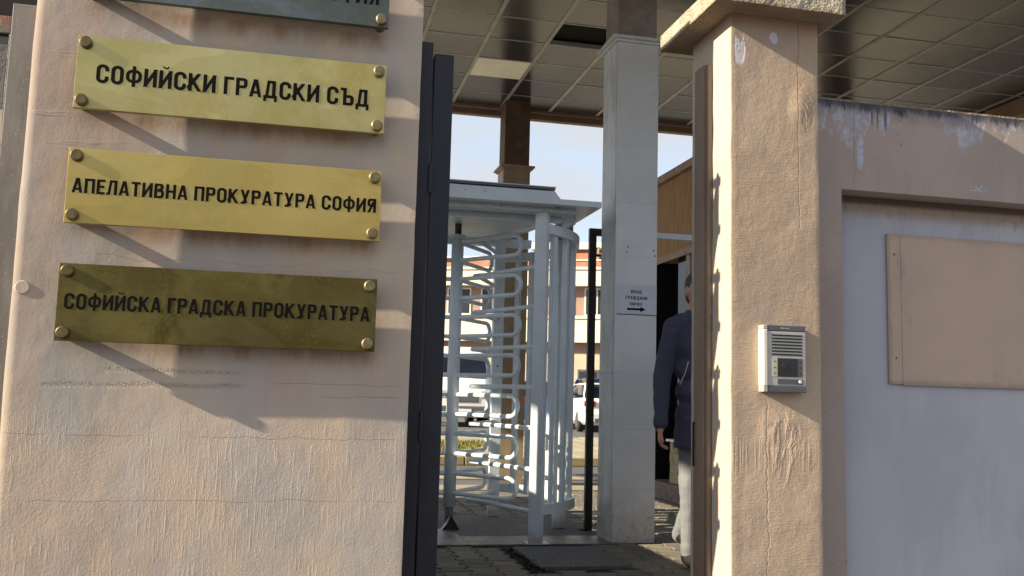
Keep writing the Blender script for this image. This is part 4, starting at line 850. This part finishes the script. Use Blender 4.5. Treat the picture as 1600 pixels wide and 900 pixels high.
def body(t, Ls, zb, belt, top, hw, paint, hood=.0, rear='estate'):
    """front at y=0, rear at y=Ls"""
    lo = lambda y, zt, w, z0=zb: (y, [(w*.86, z0), (w, z0+.12), (w, z0+.40), (w*.985, zt-.06), (w*.90, zt)])
    loft([lo(0, .62, hw*.86, zb+.05), lo(.12, .72, hw*.94), lo(.9, belt-.10, hw), lo(1.35, belt, hw), lo(Ls-.35, belt+.04, hw), lo(Ls-.06, belt+.02, hw*.97), lo(Ls, belt-.16, hw*.92)], paint, 'body', t)
    gh_ = lambda y, zt, wb, wt: (y, [(wb, belt-.03), (wb*.985, belt+.12), (wt, zt)])
    loft([gh_(1.25, belt+.02, hw*.88, hw*.86), gh_(1.95, top-.04, hw*.9, hw*.72), gh_(Ls-.75, top-.05, hw*.9, hw*.72), gh_(Ls-.22, belt+.02, hw*.88, hw*.84)], M['carglass'], 'glazing', t)
    loft([(1.85, [(hw*.66, top-.06), (hw*.70, top-.02), (hw*.5, top)]), (2.6, [(hw*.74, top-.05), (hw*.72, top-.01), (hw*.5, top+.02)]), (Ls-.72, [(hw*.73, top-.06), (hw*.71, top-.02), (hw*.5, top)])], paint, 'roof', t)
    for s_ in (-1, 1):
        bm = bmesh.new(); tube(bm, [(s_*hw*.90, 1.30, belt), (s_*hw*.74, 1.95, top-.03)], .03, 8); mk('pillar', bm, paint, t, local=True)
        bm = bmesh.new(); tube(bm, [(s_*hw*.88, Ls-.26, belt), (s_*hw*.73, Ls-.74, top-.03)], .045, 8); mk('pillar', bm, paint, t, local=True)
        for y in (.85, Ls-.85): wheel(t, s_*(hw-.10), y)
        lb('door_handle', (s_*hw-.01, s_*hw+.012, 2.3, 2.45, belt-.14, belt-.11), M['trim'], t)
        lb('mirror', (s_*(hw+.02)-.07, s_*(hw+.02)+.07, 1.5, 1.6, belt, belt+.13), paint, t, .02)
# white estate, tail to the camera
e = thing('parked_car', 'white estate car parked with its tail lamps towards the gate', 'car', (9.52, 31.0, 0), rz=math.pi-.10)
body(e, 4.4, .22, .98, 1.47, .90, M['carwhite'])
# the tail faces the camera because the car is turned round: rear at +y local -> towards the camera
lb('rear_window', (-.62, .62, 4.02, 4.16, 1.02, 1.36), M['carglass'], e, .02)
for s_ in (-1, 1): lb('tail_lamp', (s_*.68-.17, s_*.68+.17, 4.30, 4.44, .76, .93), M['redlens'], e, .03)
lb('number_plate', (-.26, .26, 4.395, 4.43, .70, .82), M['numplate'], e); lb('rear_bumper', (-.84, .84, 4.30, 4.50, .30, .58), M['carwhite'], e, .04); lb('bumper_insert', (-.55, .55, 4.44, 4.512, .30, .42), M['trim'], e, .01)
# blue van behind
b2 = thing('parked_car', 'bright blue car standing behind the white estate', 'car', (10.9, 35.6, 0), rz=math.pi-.05); body(b2, 4.5, .25, 1.15, 1.72, .95, M['carblue'])
for s_ in (-1, 1): lb('tail_lamp', (s_*.75-.1, s_*.75+.1, 4.35, 4.52, .85, 1.10), M['redlens'], b2, .02)
b3 = thing('parked_car', 'blue hatchback half seen between the turnstile bars', 'car', (7.62, 33.6, 0), rz=math.pi+.05); body(b3, 4.1, .25, 1.0, 1.52, .88, M['carblue'])
for s_ in (-1, 1): lb('tail_lamp', (s_*.72-.1, s_*.72+.1, 3.96, 4.12, .78, .98), M['redlens'], b3, .02)
b4 = thing('parked_car', 'dark car partly hidden by the ochre column', 'car', (6.3, 35, 0), rz=math.pi+.05); body(b4, 4.2, .24, .98, 1.45, .88, M['cardark'])
for s_ in (-1, 1): lb('tail_lamp', (s_*.72-.1, s_*.72+.1, 4.06, 4.22, .74, .92), M['redlens'], b4, .02)
# tall white van, nose to the camera
v = thing('parked_van', 'tall white van facing the gate behind the turnstile arms', 'van', (5.12, 29.6, 0), rz=-.12)
def vs2(y, zb_, zm, zt, w, wt): return (y, [(w*.92, zb_), (w, zb_+.15), (w, zm), (wt, zt-.12), (wt*.86, zt)])
loft([vs2(0, .36, .8, 1.02, .86, .74), vs2(.12, .30, .85, 1.22, .94, .82), vs2(.75, .28, 1.2, 1.62, .99, .86), vs2(1.30, .28, 1.45, 2.28, .99, .84), vs2(1.75, .28, 1.5, 2.62, .99, .86), vs2(5.6, .28, 1.5, 2.68, .99, .88), vs2(5.75, .32, 1.5, 2.60, .97, .84)], M['carwhite'], 'body', v)
bm = bmesh.new()
q = [bm.verts.new(c_) for c_ in ((-.80, .76, 1.60), (.80, .76, 1.60), (.74, 1.25, 2.22), (-.74, 1.25, 2.22), (-.80, .73, 1.585), (.80, .73, 1.585), (.74, 1.22, 2.235), (-.74, 1.22, 2.235))]
for f in ((4, 5, 6, 7), (0, 3, 2, 1), (0, 1, 5, 4), (1, 2, 6, 5), (2, 3, 7, 6), (3, 0, 4, 7)): bm.faces.new([q[i] for i in f])
bmesh.ops.recalc_face_normals(bm, faces=bm.faces); mk('windscreen', bm, M['carglass'], v, local=True)
lb('grille', (-.48, .48, -.03, .05, .78, 1.00), M['trim'], v, .02); lb('front_bumper', (-.90, .90, -.10, .2, .34, .66), M['trim'], v, .05); lb('number_plate', (-.26, .26, -.115, -.09, .46, .57), M['numplate'], v)
for s_ in (-1, 1):
    lb('headlamp', (s_*.70-.17, s_*.70+.17, -.02, .20, .90, 1.16), M['headlens'], v, .03); lb('side_window', (s_*.985-.01, s_*.985+.01, 1.25, 2.1, 1.5, 2.05), M['carglass'], v, .004)
    lb('door_mirror', (s_*1.10-.09, s_*1.10+.09, 1.05, 1.15, 1.45, 1.82), M['trim'], v, .02)
    for y in (1.0, 4.7): wheel(v, s_*.88, y, .35, .24)
wp = mk('wiper', B(-.7, .05, .70, .715, 1.585, 1.60), M['black'], v, local=True)

# ================================================================== STREET SIDE BEHIND THE CAMERA (seen only in the brass and the glass)
ob = thing('street_house', 'low ochre house across the street, mirrored in the brass plates', 'house', (0, -22, -.4))
mk('wall', B(-14, 3, -30, -22, -.42, 3.6), M['far'], ob); mk('roof', poly([(-30.4, 3.61), (-21.6, 3.61), (-26, 5.6)], 17.6, 'x', -14.3), M['redroof'], ob)
for k in range(5): mk('window', B(-12.5+k*3, -11.2+k*3, -21.98, -21.9, .8, 2.3), M['glass'], ob)
ob2 = thing('street_house', 'pale taller house across the street, mirrored in the brass plates', 'house', (10, -24, -.4))
mk('wall', B(5, 20, -34, -24, -.42, 6.5), M['far2'], ob2); mk('roof', poly([(-34.4, 6.51), (-23.6, 6.51), (-29, 8.8)], 15.6, 'x', 4.7), M['redroof'], ob2)
for k in range(4):
    for z in (.8, 4.0): mk('window', B(6.5+k*3.4, 8+k*3.4, -23.98, -23.9, z, z+1.5), M['glass'], ob2)
def tree(x, y, h, r, label):
    t = thing('street_tree', label, 'tree', (x, y, -.42)); bm = bmesh.new(); tube(bm, [(x, y, -.42), (x+.1, y, h*.35), (x, y+.1, h*.75)], [.22, .16, .05], 10)
    for k in range(9):
        a = k*2.4; z = h*(.3+.05*k); tube(bm, [(x, y, z), (x+math.cos(a)*r*.4, y+math.sin(a)*r*.4, z+r*.3), (x+math.cos(a)*r*.8, y+math.sin(a)*r*.8, z+r*.5)], [.07, .04, .015], 6)
    mk('trunk', bm, M['bark'], t); bm = bmesh.new()
    for k in range(2600):
        d = Vector((random.gauss(0, 1), random.gauss(0, 1), random.gauss(0, 1))).normalized()*random.uniform(.35, 1)**.5*r*(.8+.4*noise.noise(Vector((k*.01, x, y))))
        c_ = Vector((x, y, h*.68))+Vector((d.x, d.y, d.z*.8)); a = Vector((random.uniform(-1, 1), random.uniform(-1, 1), random.uniform(-1, 1))).normalized()*.14; b_ = a.cross(Vector((random.uniform(-1, 1), random.uniform(-1, 1), .3))).normalized()*.09
        bm.faces.new([bm.verts.new(c_-a), bm.verts.new(c_+b_), bm.verts.new(c_+a), bm.verts.new(c_-b_)])
    mk('crown', bm, M['leaf'], t)
tree(-6, -17, 5.0, 2.0, 'leafy street tree behind the camera, left of the houses'); tree(4.2, -19, 4.2, 1.6, 'smaller street tree behind the camera between two houses')
